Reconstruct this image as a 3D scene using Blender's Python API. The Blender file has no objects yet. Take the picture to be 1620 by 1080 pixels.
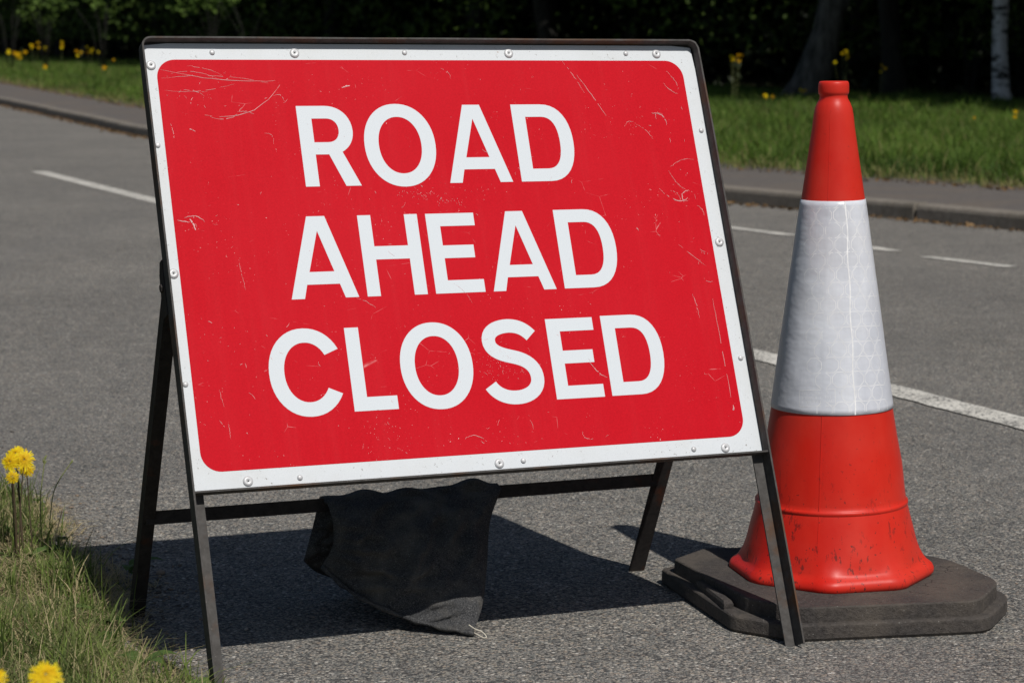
import bpy, bmesh, math, random
import numpy as np
from mathutils import Vector, Matrix

# ------------------------------------------------------------ camera, sky, sun, exposure
SC = bpy.context.scene
COL = SC.collection
F_PX, CAM_H, PITCH, ROLL = 3563.6, 1.0598, 0.13381, 0.00642
SUN_AZ, SUN_EL = 2.6385, 0.938
cam_d = bpy.data.cameras.new('camera')
cam = bpy.data.objects.new('camera', cam_d)
COL.objects.link(cam)
SC.camera = cam
cam_d.sensor_width = 36.0
cam_d.lens = F_PX / 1620 * 36
cam_d.clip_start = 0.1
cam_d.clip_end = 2000
cam_d.dof.use_dof = True
cam_d.dof.focus_distance = 3.95
cam_d.dof.aperture_fstop = 9.0
fwd = Vector((0, math.cos(PITCH), -math.sin(PITCH)))
up0 = Vector((0, math.sin(PITCH), math.cos(PITCH)))
rt = Vector((1, 0, 0)) * math.cos(ROLL) + up0 * math.sin(ROLL)
upv = -Vector((1, 0, 0)) * math.sin(ROLL) + up0 * math.cos(ROLL)
M = Matrix((rt, upv, -fwd)).transposed().to_4x4()
M.translation = Vector((0, 0, CAM_H))
cam.matrix_world = M

W = bpy.data.worlds.new('World')
SC.world = W
W.use_nodes = True
wn = W.node_tree
wn.nodes.clear()
sky = wn.nodes.new('ShaderNodeTexSky')
sky.sky_type = 'NISHITA'
sky.sun_disc = False
sky.sun_elevation = SUN_EL
sky.sun_rotation = SUN_AZ
bg = wn.nodes.new('ShaderNodeBackground')
bg.inputs['Strength'].default_value = 0.05
wo = wn.nodes.new('ShaderNodeOutputWorld')
wn.links.new(sky.outputs[0], bg.inputs[0])
wn.links.new(bg.outputs[0], wo.inputs[0])

sun_d = bpy.data.lights.new('sun', 'SUN')
sun_d.energy = 4.4
sun_d.angle = math.radians(0.5)
sun_d.color = (1.0, 0.955, 0.90)
sun = bpy.data.objects.new('sun', sun_d)
COL.objects.link(sun)
sdir = Vector((math.cos(SUN_EL) * math.sin(SUN_AZ), math.cos(SUN_EL) * math.cos(SUN_AZ), math.sin(SUN_EL)))
sun.rotation_euler = sdir.to_track_quat('Z', 'Y').to_euler()
sun.location = (3, -6, 12)

SC.view_settings.view_transform = 'Standard'
SC.view_settings.look = 'None'
SC.view_settings.exposure = -0.29
SC.view_settings.gamma = 1.0
SC.view_settings.use_curve_mapping = False
SC.cycles.max_bounces = 6
SC.cycles.use_denoising = True

rng = np.random.default_rng(7)
random.seed(7)

# ------------------------------------------------------------ helpers
class NT:
    def __init__(s, name):
        s.m = bpy.data.materials.new(name)
        s.m.use_nodes = True
        s.t = s.m.node_tree
        s.t.nodes.clear()
        s.out = s.t.nodes.new('ShaderNodeOutputMaterial')
        s.b = s.t.nodes.new('ShaderNodeBsdfPrincipled')
        s.t.links.new(s.b.outputs[0], s.out.inputs[0])
        s.co = s.t.nodes.new('ShaderNodeTexCoord').outputs['Object']
    def n(s, kind, **kw):
        nd = s.t.nodes.new('ShaderNode' + kind)
        for k, v in kw.items():
            if k.startswith('_'):
                setattr(nd, k[1:], v)
            else:
                s.put(nd, k, v)
        return nd
    def put(s, nd, key, v):
        if key.startswith('i') and key[1:].isdigit():
            sock = nd.inputs[int(key[1:])]
        else:
            sock = nd.inputs[key.replace('__', ' ')]
        if hasattr(v, 'is_output'):
            s.t.links.new(v, sock)
        else:
            sock.default_value = v
    def noise(s, scale, detail=3, rough=0.6, vec=None, out='Fac'):
        return s.n('TexNoise', Vector=vec or s.co, Scale=scale, Detail=detail, Roughness=rough).outputs[out]
    def vor(s, scale, out='Distance', feature='F1', vec=None):
        return s.n('TexVoronoi', _feature=feature, Vector=vec or s.co, Scale=scale).outputs[out]
    def mapv(s, scale=(1, 1, 1), rot=(0, 0, 0), loc=(0, 0, 0), vec=None):
        return s.n('Mapping', Vector=vec or s.co, Scale=scale, Rotation=rot, Location=loc).outputs[0]
    def rng(s, v, a, b, c=0.0, d=1.0):
        return s.n('MapRange', Value=v, i1=a, i2=b, i3=c, i4=d).outputs[0]
    def mix(s, f, a, b, blend='MIX'):
        nd = s.t.nodes.new('ShaderNodeMix')
        nd.data_type = 'RGBA'
        nd.blend_type = blend
        for i, v in ((0, f), (6, a), (7, b)):
            if hasattr(v, 'is_output'):
                s.t.links.new(v, nd.inputs[i])
            else:
                nd.inputs[i].default_value = v if i == 0 else (*v[:3], 1)
        return nd.outputs[2]
    def math(s, op, a, b=0.0, c=0.0):
        nd = s.n('Math', _operation=op, i0=a, i1=b)
        if op in ('MULTIPLY_ADD',):
            s.put(nd, 'i2', c)
        return nd.outputs[0]
    def ramp(s, f, stops):
        nd = s.t.nodes.new('ShaderNodeValToRGB')
        s.t.links.new(f, nd.inputs[0])
        e = nd.color_ramp.elements
        while len(e) < len(stops):
            e.new(0.5)
        for el, (p, c) in zip(e, stops):
            el.position = p
            el.color = (*c, 1)
        return nd.outputs[0]
    def bump(s, h, strength=0.5, dist=0.01, prev=None):
        nd = s.n('Bump', Height=h, Strength=strength, Distance=dist)
        if prev:
            s.put(nd, 'Normal', prev)
        return nd.outputs[0]
    def fin(s, color=None, rough=None, normal=None, **kw):
        if color is not None:
            s.put(s.b, 'Base__Color', color if hasattr(color, 'is_output') else (*color, 1))
        if rough is not None:
            s.put(s.b, 'Roughness', rough)
        if normal is not None:
            s.put(s.b, 'Normal', normal)
        for k, v in kw.items():
            s.put(s.b, k, v)
        return s.m

def mesh_np(name, verts, faces, mat=None, parent=None, smooth=False, colors=None):
    """one mesh object; faces: (n,k) int array or a list of tuples"""
    me = bpy.data.meshes.new(name)
    verts = np.asarray(verts, dtype=np.float32)
    if isinstance(faces, np.ndarray):
        n, k = faces.shape
        me.vertices.add(len(verts))
        me.vertices.foreach_set('co', verts.ravel())
        me.loops.add(n * k)
        me.loops.foreach_set('vertex_index', faces.astype(np.int32).ravel())
        me.polygons.add(n)
        me.polygons.foreach_set('loop_start', np.arange(0, n * k, k, dtype=np.int32))
        me.update(calc_edges=True)
    else:
        me.from_pydata([tuple(map(float, v)) for v in verts], [], faces)
        me.update()
    if smooth:
        me.polygons.foreach_set('use_smooth', [True] * len(me.polygons))
    if colors is not None:
        at = me.color_attributes.new('tint', 'FLOAT_COLOR', 'POINT')
        c = np.ones((len(verts), 4), dtype=np.float32)
        c[:, :colors.shape[1]] = colors
        at.data.foreach_set('color', c.ravel())
    if mat:
        me.materials.append(mat)
    return put(name, me, parent)

def put(name, me, parent=None):
    o = bpy.data.objects.new(name, me)
    COL.objects.link(o)
    if parent:
        o.parent = parent
    return o

def from_bm(name, bm, mat, parent=None, smooth=False, bevel=0.0):
    if bevel:
        bmesh.ops.bevel(bm, geom=list(bm.edges), offset=bevel, segments=2, affect='EDGES', profile=0.5)
    bmesh.ops.recalc_face_normals(bm, faces=bm.faces)
    me = bpy.data.meshes.new(name)
    bm.to_mesh(me)
    bm.free()
    if smooth:
        me.polygons.foreach_set('use_smooth', [True] * len(me.polygons))
    me.materials.append(mat)
    return put(name, me, parent)

def tag(o, label=None, cat=None, group=None, kind=None):
    if label: o['label'] = label
    if cat: o['category'] = cat
    if group: o['group'] = group
    if kind: o['kind'] = kind
    return o

def empty(name, loc, label, cat, group=None, rz=0.0):
    o = bpy.data.objects.new(name, None)
    COL.objects.link(o)
    o.location = loc
    o.rotation_euler = (0, 0, rz)
    return tag(o, label, cat, group)

def tube(pts, radii, seg=10, cap=True):
    pts = [Vector(p) for p in pts]
    V, Fc = [], []
    n = len(pts)
    ref = Vector((0.123, 0.31, 0.94))
    for i, p in enumerate(pts):
        d = (pts[min(i + 1, n - 1)] - pts[max(i - 1, 0)]).normalized()
        a = d.cross(ref)
        if a.length < 0.05:
            a = d.cross(Vector((1, 0, 0)))
        a.normalize()
        b = d.cross(a)
        for k in range(seg):
            t = 2 * math.pi * k / seg
            V.append(p + (a * math.cos(t) + b * math.sin(t)) * radii[i])
    for i in range(n - 1):
        for k in range(seg):
            Fc.append((i * seg + k, i * seg + (k + 1) % seg, (i + 1) * seg + (k + 1) % seg, (i + 1) * seg + k))
    if cap:
        Fc.append(tuple(range(seg - 1, -1, -1)))
        Fc.append(tuple((n - 1) * seg + k for k in range(seg)))
    return V, Fc

def join(parts):
    V, Fc = [], []
    for v, f in parts:
        o = len(V)
        V += list(v)
        Fc += [tuple(i + o for i in q) for q in f]
    return V, Fc

# road frame: s along the road, t across it (away from the camera's verge)
RD = np.array([-0.40994, 0.91211])
RN = np.array([0.91211, 0.40994])
def rw(s, t, z=0.0):
    return (s * RD[0] + t * RN[0], s * RD[1] + t * RN[1], z)
def rw_np(s, t, z):
    return np.stack([s * RD[0] + t * RN[0], s * RD[1] + t * RN[1], z], -1)
KS = np.array([-30, 0, 5, 8, 10.4, 10.9, 11.5, 12.2, 12.7, 16, 19, 22.5, 28, 35, 60, 130, 700.])
KT = np.array([12, 9.3, 8.6, 8.18, 7.84, 7.73, 7.60, 7.45, 7.30, 6.75, 6.35, 6.12, 6.55, 7.05, 8.0, 9.6, 20.])
def kerb_t(s):
    ss = np.asarray(s, dtype=float)
    return sum(np.interp(ss + o, KS, KT) for o in (-1.6, -0.8, 0, 0.8, 1.6)) / 5
GS = np.array([-30, 0, 8, 12.0, 12.7, 13.3, 14.1, 14.8, 20, 29.8, 37.8, 46.9, 60, 130, 700.])
GT = np.array([14, 11, 9.85, 9.09, 8.95, 8.75, 8.58, 8.40, 8.0, 7.95, 8.7, 9.48, 10.6, 14.0, 30.])
def verge_t(s):
    ss = np.asarray(s, dtype=float)
    return sum(np.interp(ss + o, GS, GT) for o in (-1.6, 0, 1.6)) / 3
def near_t(s):
    s = np.asarray(s, dtype=float)
    return 1.00 + 0.05 * np.sin(s * 3.1) + 0.03 * np.sin(s * 7.7 + 1) + 0.018 * np.sin(s * 23.0) + 0.010 * np.sin(s * 51.0 + 2)
def project(P):
    """distance ahead and image position of world points, used only to leave out what no view near this one can see"""
    d = P - np.array([0, 0, CAM_H])
    z = d @ np.array(fwd)
    return z, 810 + F_PX * (d @ np.array(rt)) / z, 540 - F_PX * (d @ np.array(upv)) / z

# ------------------------------------------------------------ materials
def mat_asphalt(name, base, warm=0.0, worn=False):
    m = NT(name)
    v1 = m.n('TexVoronoi', Vector=m.co, Scale=172.0)
    v2 = m.n('TexVoronoi', Vector=m.co, Scale=360.0)
    sep = m.n('SeparateColor', Color=v1.outputs['Color'])
    sep2 = m.n('SeparateColor', Color=v2.outputs['Color'])
    stone = m.ramp(sep.outputs[0], [(0.0, (0.075, 0.078, 0.082)), (0.22, (0.15, 0.158, 0.152)), (0.45, (0.215, 0.215, 0.21)), (0.62, (0.26, 0.252, 0.235)),
                                     (0.78, (0.29, 0.245, 0.205)), (0.90, (0.31, 0.295, 0.25)), (1.0, (0.56, 0.545, 0.51))])
    stone2 = m.ramp(sep2.outputs[1], [(0.0, (0.06, 0.062, 0.066)), (0.35, (0.16, 0.165, 0.16)), (0.75, (0.26, 0.245, 0.225)), (1.0, (0.50, 0.45, 0.39))])
    c = m.mix(m.rng(sep.outputs[2], 0.35, 0.6), stone, stone2)
    tar = m.rng(v1.outputs['Distance'], 0.50, 0.78, 0.0, 0.85)
    c = m.mix(tar, c, (0.045, 0.045, 0.047))
    big = m.noise(0.8, 4, 0.6)
    mid = m.noise(9.0, 4, 0.65)
    c = m.mix(0.55, c, m.mix(m.rng(mid, 0.3, 0.7), (0.38, 0.38, 0.38), (0.62, 0.62, 0.62)), 'OVERLAY')
    c = m.mix(1.0, c, m.mix(m.rng(big, 0.3, 0.7), (0.92 * base, 0.905 * base, 0.88 * base), (1.18 * base, 1.155 * base, 1.11 * base)), 'MULTIPLY')
    # long streaks along the wheel tracks
    st = m.noise(1.0, 3, 0.5, vec=m.mapv(scale=(2.2, 0.12, 1), rot=(0, 0, math.radians(-24.2))))
    c = m.mix(m.rng(st, 0.45, 0.7, 0.0, 0.22), c, (0.15, 0.147, 0.143))
    oil = m.noise(2.6, 5, 0.7, vec=m.mapv(loc=(5, 3, 0)))
    c = m.mix(m.rng(oil, 0.56, 0.72, 0, 0.35), c, (0.085, 0.082, 0.078))
    h = m.math('ADD', m.math('MULTIPLY', v1.outputs['Distance'], -1.0), m.math('MULTIPLY', v2.outputs['Distance'], -0.45))
    nb = m.bump(h, 0.7, 0.0045)
    nb = m.bump(mid, 0.25, 0.006, nb)
    return m.fin(c, m.rng(sep.outputs[1], 0, 1, 0.6, 0.95), nb, **{'Specular__IOR__Level': 0.25})

M_ASPH = mat_asphalt('asphalt', 1.0)

def mat_path():
    m = NT('path_tarmac')
    n1 = m.noise(45, 4, 0.7)
    n2 = m.noise(1.3, 4, 0.6)
    c = m.mix(m.rng(n1, 0.3, 0.7), (0.080, 0.070, 0.063), (0.145, 0.130, 0.118))
    c = m.mix(m.rng(n2, 0.5, 0.75, 0, 0.5), c, (0.17, 0.13, 0.09))
    return m.fin(c, 0.9, m.bump(n1, 0.6, 0.006))
M_PATH = mat_path()

def mat_kerb():
    m = NT('kerb_concrete')
    info = m.n('ObjectInfo')
    n1 = m.noise(28, 4, 0.7)
    n2 = m.noise(4, 4, 0.6)
    c = m.mix(m.rng(n1, 0.3, 0.7), (0.14, 0.122, 0.100), (0.26, 0.235, 0.20))
    c = m.mix(m.rng(n2, 0.45, 0.7, 0, 0.7), c, (0.10, 0.088, 0.066))
    c = m.mix(m.rng(info.outputs['Random'], 0, 1, 0, 0.6), c, (0.19, 0.165, 0.135))
    return m.fin(c, 0.9, m.bump(n1, 0.5, 0.006))
M_KERB = mat_kerb()

def mat_paint():
    m = NT('road_paint')
    v = m.n('TexVoronoi', Vector=m.co, Scale=105.0)
    n1 = m.noise(60, 5, 0.75)
    n2 = m.noise(7, 4, 0.6)
    c = m.mix(m.rng(n2, 0.35, 0.7), (0.66, 0.64, 0.58), (0.52, 0.50, 0.45))
    wear = m.math('ADD', m.math('MULTIPLY', v.outputs['Distance'], 0.55), m.math('MULTIPLY', n1, 0.9))
    wear = m.math('ADD', wear, m.math('MULTIPLY', n2, 0.35))
    c = m.mix(m.rng(wear, 0.93, 1.05), c, (0.12, 0.118, 0.112))
    return m.fin(c, 0.8, m.bump(m.math('MULTIPLY', v.outputs['Distance'], -1), 0.5, 0.004))
M_PAINT = mat_paint()

def mat_soil():
    m = NT('verge_soil')
    n1 = m.noise(35, 4, 0.7)
    n2 = m.noise(2.2, 4, 0.6)
    c = m.mix(m.rng(n1, 0.3, 0.7), (0.05, 0.038, 0.022), (0.16, 0.125, 0.075))
    c = m.mix(m.rng(n2, 0.4, 0.65), c, (0.055, 0.075, 0.022))
    return m.fin(c, 0.95, m.bump(n1, 0.8, 0.01))
M_SOIL = mat_soil()

def mat_forest_floor():
    m = NT('forest_floor')
    n1 = m.noise(6, 5, 0.7)
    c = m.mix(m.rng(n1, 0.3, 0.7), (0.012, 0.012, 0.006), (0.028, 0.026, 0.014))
    return m.fin(c, 1.0, None, **{'Specular__IOR__Level': 0.1})
M_FLOOR = mat_forest_floor()

def mat_leaf(name, dark, light, trans=0.35, dry=None):
    m = NT(name)
    a = m.n('Attribute', _attribute_name='tint')
    sep = m.n('SeparateColor', Color=a.outputs['Color'])
    c = m.mix(sep.outputs[0], dark, light)
    if dry:
        c = m.mix(sep.outputs[1], c, dry)
    m.fin(c, 0.62, None, **{'Specular__IOR__Level': 0.22})
    tr = m.n('BsdfTranslucent', Color=c)
    mx = m.n('MixShader', i0=trans)
    m.t.links.new(m.b.outputs[0], mx.inputs[1])
    m.t.links.new(tr.outputs[0], mx.inputs[2])
    m.t.links.new(mx.outputs[0], m.out.inputs[0])
    return m.m
M_GRASS_NEAR = mat_leaf('near_grass_blade', (0.035, 0.075, 0.015), (0.19, 0.27, 0.055), 0.35, (0.52, 0.43, 0.25))
M_GRASS_FAR = mat_leaf('verge_grass_blade', (0.034, 0.088, 0.012), (0.150, 0.27, 0.036), 0.4, (0.28, 0.25, 0.10))
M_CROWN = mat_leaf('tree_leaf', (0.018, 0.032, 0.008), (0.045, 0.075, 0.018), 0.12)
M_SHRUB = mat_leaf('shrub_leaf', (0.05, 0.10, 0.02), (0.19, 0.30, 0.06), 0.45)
M_WOOD = mat_leaf('deep_wood_leaf', (0.006, 0.010, 0.004), (0.016, 0.024, 0.008), 0.05)  # near-black leaves: the deep shade inside the wood is put into the colour
M_SHRUB2 = mat_leaf('low_branch_leaf', (0.03, 0.06, 0.012), (0.12, 0.19, 0.04), 0.4)
M_WEED = mat_leaf('weed_leaf', (0.06, 0.11, 0.03), (0.14, 0.21, 0.06), 0.3)
M_PETAL = mat_leaf('yellow_petal', (0.72, 0.42, 0.004), (0.92, 0.80, 0.02), 0.3)
M_LITTER = mat_leaf('dead_leaf', (0.10, 0.06, 0.03), (0.24, 0.15, 0.07), 0.1)

def simple(name, col, rough, **kw):
    m = NT(name)
    n = m.noise(60, 3)
    c = m.mix(m.rng(n, 0.3, 0.7), tuple(x * 0.8 for x in col), tuple(min(1, x * 1.15) for x in col))
    return m.fin(c, rough, None, **kw)
M_STEM = simple('flower_stem', (0.065, 0.045, 0.022), 0.7)
M_STALK = simple('grass_stalk', (0.20, 0.23, 0.08), 0.7)
M_STRAW = simple('straw', (0.55, 0.42, 0.27), 0.8)

def mat_bark(name, dark, light, birch=False):
    m = NT(name)
    n1 = m.noise(7, 5, 0.7, vec=m.mapv(scale=(1, 1, 0.3)))
    c = m.mix(m.rng(n1, 0.35, 0.65), dark, light)
    if birch:
        n2 = m.noise(5, 4, 0.6, vec=m.mapv(scale=(0.7, 0.7, 2.2)))
        c = m.mix(m.rng(n2, 0.5, 0.6), c, (0.03, 0.028, 0.025))
    return m.fin(c, 0.9, m.bump(n1, 0.7, 0.03))
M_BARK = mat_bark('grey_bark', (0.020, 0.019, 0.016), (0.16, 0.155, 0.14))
M_BARK2 = mat_bark('shaded_bark', (0.010, 0.010, 0.008), (0.035, 0.034, 0.028))  # dark copy of the bark, with the wood's shade put into its colour
M_BIRCH = mat_bark('birch_bark', (0.5, 0.5, 0.51), (0.8, 0.8, 0.81), True)

def mat_frame():
    m = NT('weathered_steel')
    n1 = m.noise(60, 5, 0.7)
    n2 = m.noise(6, 5, 0.65)
    c = m.mix(m.rng(n1, 0.3, 0.7), (0.056, 0.053, 0.050), (0.102, 0.098, 0.094))
    c = m.mix(m.rng(n2, 0.52, 0.68, 0, 0.85), c, (0.115, 0.055, 0.026))
    c = m.mix(m.rng(m.noise(160, 3, 0.7), 0.66, 0.74, 0, 0.6), c, (0.25, 0.23, 0.21))
    return m.fin(c, 0.75, m.bump(n1, 0.3, 0.002), **{'Specular__IOR__Level': 0.12})
M_FRAME = mat_frame()
def mat_rear():
    m = NT('dark_painted_steel')
    n1 = m.noise(60, 5, 0.7)
    n2 = m.noise(9, 5, 0.65)
    c = m.mix(m.rng(n1, 0.3, 0.7), (0.022, 0.020, 0.020), (0.045, 0.040, 0.038))
    c = m.mix(m.rng(n2, 0.58, 0.7, 0, 0.8), c, (0.09, 0.035, 0.02))
    return m.fin(c, 0.75, m.bump(n1, 0.3, 0.002), **{'Specular__IOR__Level': 0.12})
M_REAR = mat_rear()

def mat_white():
    m = NT('reflective_white_sheet')
    n1 = m.noise(700, 3, 0.7)
    n2 = m.noise(5, 5, 0.65)
    c = m.mix(m.rng(n1, 0.3, 0.7), (0.63, 0.67, 0.70), (0.72, 0.755, 0.78))
    c = m.mix(m.rng(n2, 0.48, 0.72, 0, 0.28), c, (0.53, 0.52, 0.45))
    dirt = m.noise(150, 4, 0.8)
    patch = m.noise(14, 3, 0.6)
    c = m.mix(m.math('MULTIPLY', m.rng(dirt, 0.62, 0.67), m.rng(patch, 0.42, 0.58)), c, (0.22, 0.20, 0.17))
    rust = m.noise(26, 4, 0.7, vec=m.mapv(loc=(3.1, 1.7, 0.4)))
    c = m.mix(m.rng(rust, 0.70, 0.74, 0, 0.9), c, (0.30, 0.15, 0.06))
    return m.fin(c, 0.5, None, **{'Specular__IOR__Level': 0.15})
M_WHITE = mat_white()
def mat_letter():
    m = NT('white_lettering')
    n1 = m.noise(900, 3, 0.7)
    c = m.mix(m.rng(n1, 0.3, 0.7), (0.64, 0.69, 0.73), (0.70, 0.75, 0.785))
    d = m.noise(210, 3, 0.8)
    c = m.mix(m.rng(d, 0.755, 0.79, 0, 0.8), c, (0.15, 0.15, 0.15))
    return m.fin(c, 0.5, None, **{'Specular__IOR__Level': 0.12})
M_LETTER = mat_letter()
def mat_red():
    m = NT('reflective_red_sheet')
    n0 = m.noise(320, 3, 0.7)
    c = m.mix(m.rng(n0, 0.3, 0.7), (0.49, 0.005, 0.013), (0.60, 0.007, 0.017))
    fade = m.noise(3.0, 4, 0.6)
    c = m.mix(m.rng(fade, 0.35, 0.75, 0, 0.45), c, (0.60, 0.016, 0.028))
    st = m.noise(9, 4, 0.6, vec=m.mapv(scale=(4.5, 0.3, 0.3)))
    c = m.mix(m.rng(st, 0.52, 0.8, 0, 0.10), c, (0.62, 0.065, 0.072))
    # tiny chips, in patches
    ch = m.noise(230, 2, 0.9)
    pa = m.noise(11, 3, 0.65)
    mask = m.math('MULTIPLY', m.rng(ch, 0.70, 0.735), m.rng(pa, 0.52, 0.66))
    c = m.mix(mask, c, (0.80, 0.62, 0.60))
    # fine hair scratches
    w = m.n('TexVoronoi', _feature='DISTANCE_TO_EDGE', Vector=m.mapv(scale=(1, 1, 1.9), rot=(0.3, 0.5, 0.4)), Scale=13.0)
    hair = m.math('MULTIPLY', m.rng(w.outputs['Distance'], 0.006, 0.0, 0, 1), m.rng(m.noise(16, 3, 0.7), 0.60, 0.68, 0, 0.5))
    c = m.mix(hair, c, (0.85, 0.5, 0.5))
    return m.fin(c, 0.6, m.bump(n0, 0.08, 0.001), **{'Specular__IOR__Level': 0.06})
M_RED = mat_red()
M_SCR = simple('scratch_mark', (0.70, 0.42, 0.42), 0.7)
M_RIVET = simple('aluminium_rivet', (0.60, 0.61, 0.62), 0.45, Metallic=0.15)
M_HOLE = simple('dark_hole', (0.03, 0.03, 0.03), 0.8)

def mat_cone():
    m = NT('cone_red_plastic')
    n1 = m.noise(9, 5, 0.6, vec=m.mapv(scale=(1, 1, 0.35)))
    c = m.mix(m.rng(n1, 0.3, 0.7), (0.56, 0.014, 0.008), (0.66, 0.024, 0.011))
    geo = m.n('SeparateXYZ', Vector=m.co).outputs[2]
    low = m.rng(geo, 0.36, 0.06, 0.0, 1.0)
    sc = m.noise(70, 4, 0.75, vec=m.mapv(scale=(1.3, 1.3, 0.35)))
    pa = m.noise(13, 3, 0.65)
    mk = m.math('MULTIPLY', m.math('MULTIPLY', m.rng(sc, 0.585, 0.615), m.rng(pa, 0.42, 0.54)), low)
    c = m.mix(m.math('MULTIPLY', mk, 0.9), c, (0.05, 0.012, 0.012))
    sp = m.noise(120, 2, 0.6)
    c = m.mix(m.math('MULTIPLY', m.rng(sp, 0.69, 0.71), m.math('ADD', m.math('MULTIPLY', low, 0.75), 0.25)), c, (0.07, 0.015, 0.015))
    lt = m.noise(55, 3, 0.7, vec=m.mapv(loc=(4, 2, 1), scale=(1.6, 1.6, 0.5)))
    c = m.mix(m.rng(lt, 0.72, 0.76, 0, 0.35), c, (0.75, 0.25, 0.2))
    dust = m.noise(5, 4, 0.6)
    c = m.mix(m.math('MULTIPLY', m.rng(dust, 0.4, 0.7), 0.16), c, (0.62, 0.16, 0.11))
    return m.fin(c, m.rng(n1, 0.3, 0.7, 0.33, 0.46), m.bump(m.noise(26, 3), 0.12, 0.004), **{'Specular__IOR__Level': 0.28})
M_CONE = mat_cone()
def mat_sleeve():
    m = NT('reflective_sleeve')
    n1 = m.noise(14, 4, 0.6, vec=m.mapv(scale=(1, 1, 0.25)))
    c = m.mix(m.rng(n1, 0.3, 0.7), (0.56, 0.585, 0.65), (0.76, 0.785, 0.84))
    d = m.noise(80, 4, 0.8)
    c = m.mix(m.rng(d, 0.70, 0.74, 0, 0.8), c, (0.16, 0.15, 0.14))
    g = m.noise(3.4, 3, 0.6)
    c = m.mix(m.rng(g, 0.5, 0.75, 0, 0.35), c, (0.60, 0.56, 0.52))
    wr = m.noise(10, 3, 0.6, vec=m.mapv(scale=(1, 1, 1.8)))
    ln = m.noise(130, 2, 0.5, vec=m.mapv(scale=(1.5, 1.5, 0.02)))
    nb = m.bump(wr, 0.22, 0.012)
    return m.fin(c, 0.30, m.bump(ln, 0.12, 0.001, nb), **{'Specular__IOR__Level': 0.5})
M_SLEEVE = mat_sleeve()
M_SLINE = simple('sleeve_seal_line', (0.95, 0.96, 0.98), 0.3)
def mat_rubber():
    m = NT('recycled_rubber')
    n1 = m.noise(120, 5, 0.75)
    n2 = m.noise(7, 5, 0.65)
    c = m.mix(m.rng(n1, 0.3, 0.7), (0.020, 0.017, 0.016), (0.078, 0.069, 0.063))
    c = m.mix(m.rng(n2, 0.42, 0.68, 0, 0.6), c, (0.13, 0.108, 0.085))
    v = m.n('TexVoronoi', Vector=m.co, Scale=260.0)
    sp = m.n('SeparateColor', Color=v.outputs['Color']).outputs[0]
    c = m.mix(m.math('MULTIPLY', m.rng(sp, 0.95, 0.98), m.rng(v.outputs['Distance'], 0.35, 0.2)), c, (0.20, 0.19, 0.175))
    cr = m.n('TexVoronoi', _feature='DISTANCE_TO_EDGE', Vector=m.mapv(scale=(1, 1.6, 1)), Scale=14.0)
    crack = m.math('MULTIPLY', m.rng(cr.outputs['Distance'], 0.009, 0.0), m.rng(m.noise(8, 3), 0.58, 0.66))
    c = m.mix(crack, c, (0.01, 0.01, 0.01))
    h = m.math('SUBTRACT', m.math('MULTIPLY', n1, 0.6), m.math('MULTIPLY', crack, 1.0))
    return m.fin(c, 0.85, m.bump(h, 1.0, 0.006))
M_RUB = mat_rubber()
def mat_bag():
    m = NT('black_woven_bag')
    n1 = m.noise(420, 3, 0.8)
    n2 = m.noise(14, 5, 0.7)
    c = m.mix(m.rng(n1, 0.35, 0.68), (0.018, 0.019, 0.021), (0.100, 0.101, 0.103))
    c = m.mix(m.rng(n2, 0.45, 0.7, 0, 0.6), c, (0.16, 0.15, 0.13))
    c = m.mix(m.rng(n1, 0.62, 0.70), c, (0.24, 0.24, 0.235))  # pale specks put the sparkle of the weave into the colour
    nb = m.bump(n1, 0.6, 0.002)
    nb = m.bump(m.noise(28, 4, 0.65), 0.5, 0.008, nb)
    return m.fin(c, 0.85, nb, **{'Specular__IOR__Level': 0.1})
M_BAG = mat_bag()
M_CORD = simple('pale_string', (0.6, 0.56, 0.46), 0.8)

# ------------------------------------------------------------ ground, road, path
def sheet(name, sv, lo, hi, z, mat, kind='structure', nt=2):
    V, Fc = [], []
    for s in sv:
        a, b = lo(s), hi(s)
        for k in range(nt):
            V.append(rw(s, a + (b - a) * k / (nt - 1), z))
    for i in range(len(sv) - 1):
        for k in range(nt - 1):
            Fc.append((i * nt + k, i * nt + k + 1, (i + 1) * nt + k + 1, (i + 1) * nt + k))
    o = mesh_np(name, V, Fc, mat)
    return tag(o, kind=kind)
SV = list(np.arange(-20, 60, 0.5)) + list(np.arange(60, 140, 2.0)) + [160, 200, 300, 450, 600]
g = mesh_np('ground', [(-800, -800, -0.03), (800, -800, -0.03), (800, 800, -0.03), (-800, 800, -0.03)], [(0, 1, 2, 3)], M_FLOOR)
tag(g, kind='structure')
sheet('road', SV, lambda s: 0.9, lambda s: float(kerb_t(s)) + 0.05, 0.0, M_ASPH)
sheet('pavement', SV, lambda s: float(kerb_t(s)) + 0.13, lambda s: float(verge_t(s)) + 0.3, 0.098, M_PATH)
# far verge: rises very gently, with small humps
vs, V, Fc = SV, [], []
NTV = 24
for s in vs:
    a = float(verge_t(s)) - 0.05
    for k in range(NTV):
        t = a + (19.0 - a) * (k / (NTV - 1)) if a < 18 else a + k * 0.2
        z = 0.085 + 0.05 * min(1, k / 2) + 0.02 * math.sin(s * 0.9 + t) * min(1, k / 3)
        V.append(rw(s, t, z))
for i in range(len(vs) - 1):
    for k in range(NTV - 1):
        Fc.append((i * NTV + k, i * NTV + k + 1, (i + 1) * NTV + k + 1, (i + 1) * NTV + k))
tag(mesh_np('grass_verge_soil', V, Fc, M_SOIL, smooth=True), kind='structure')
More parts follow.
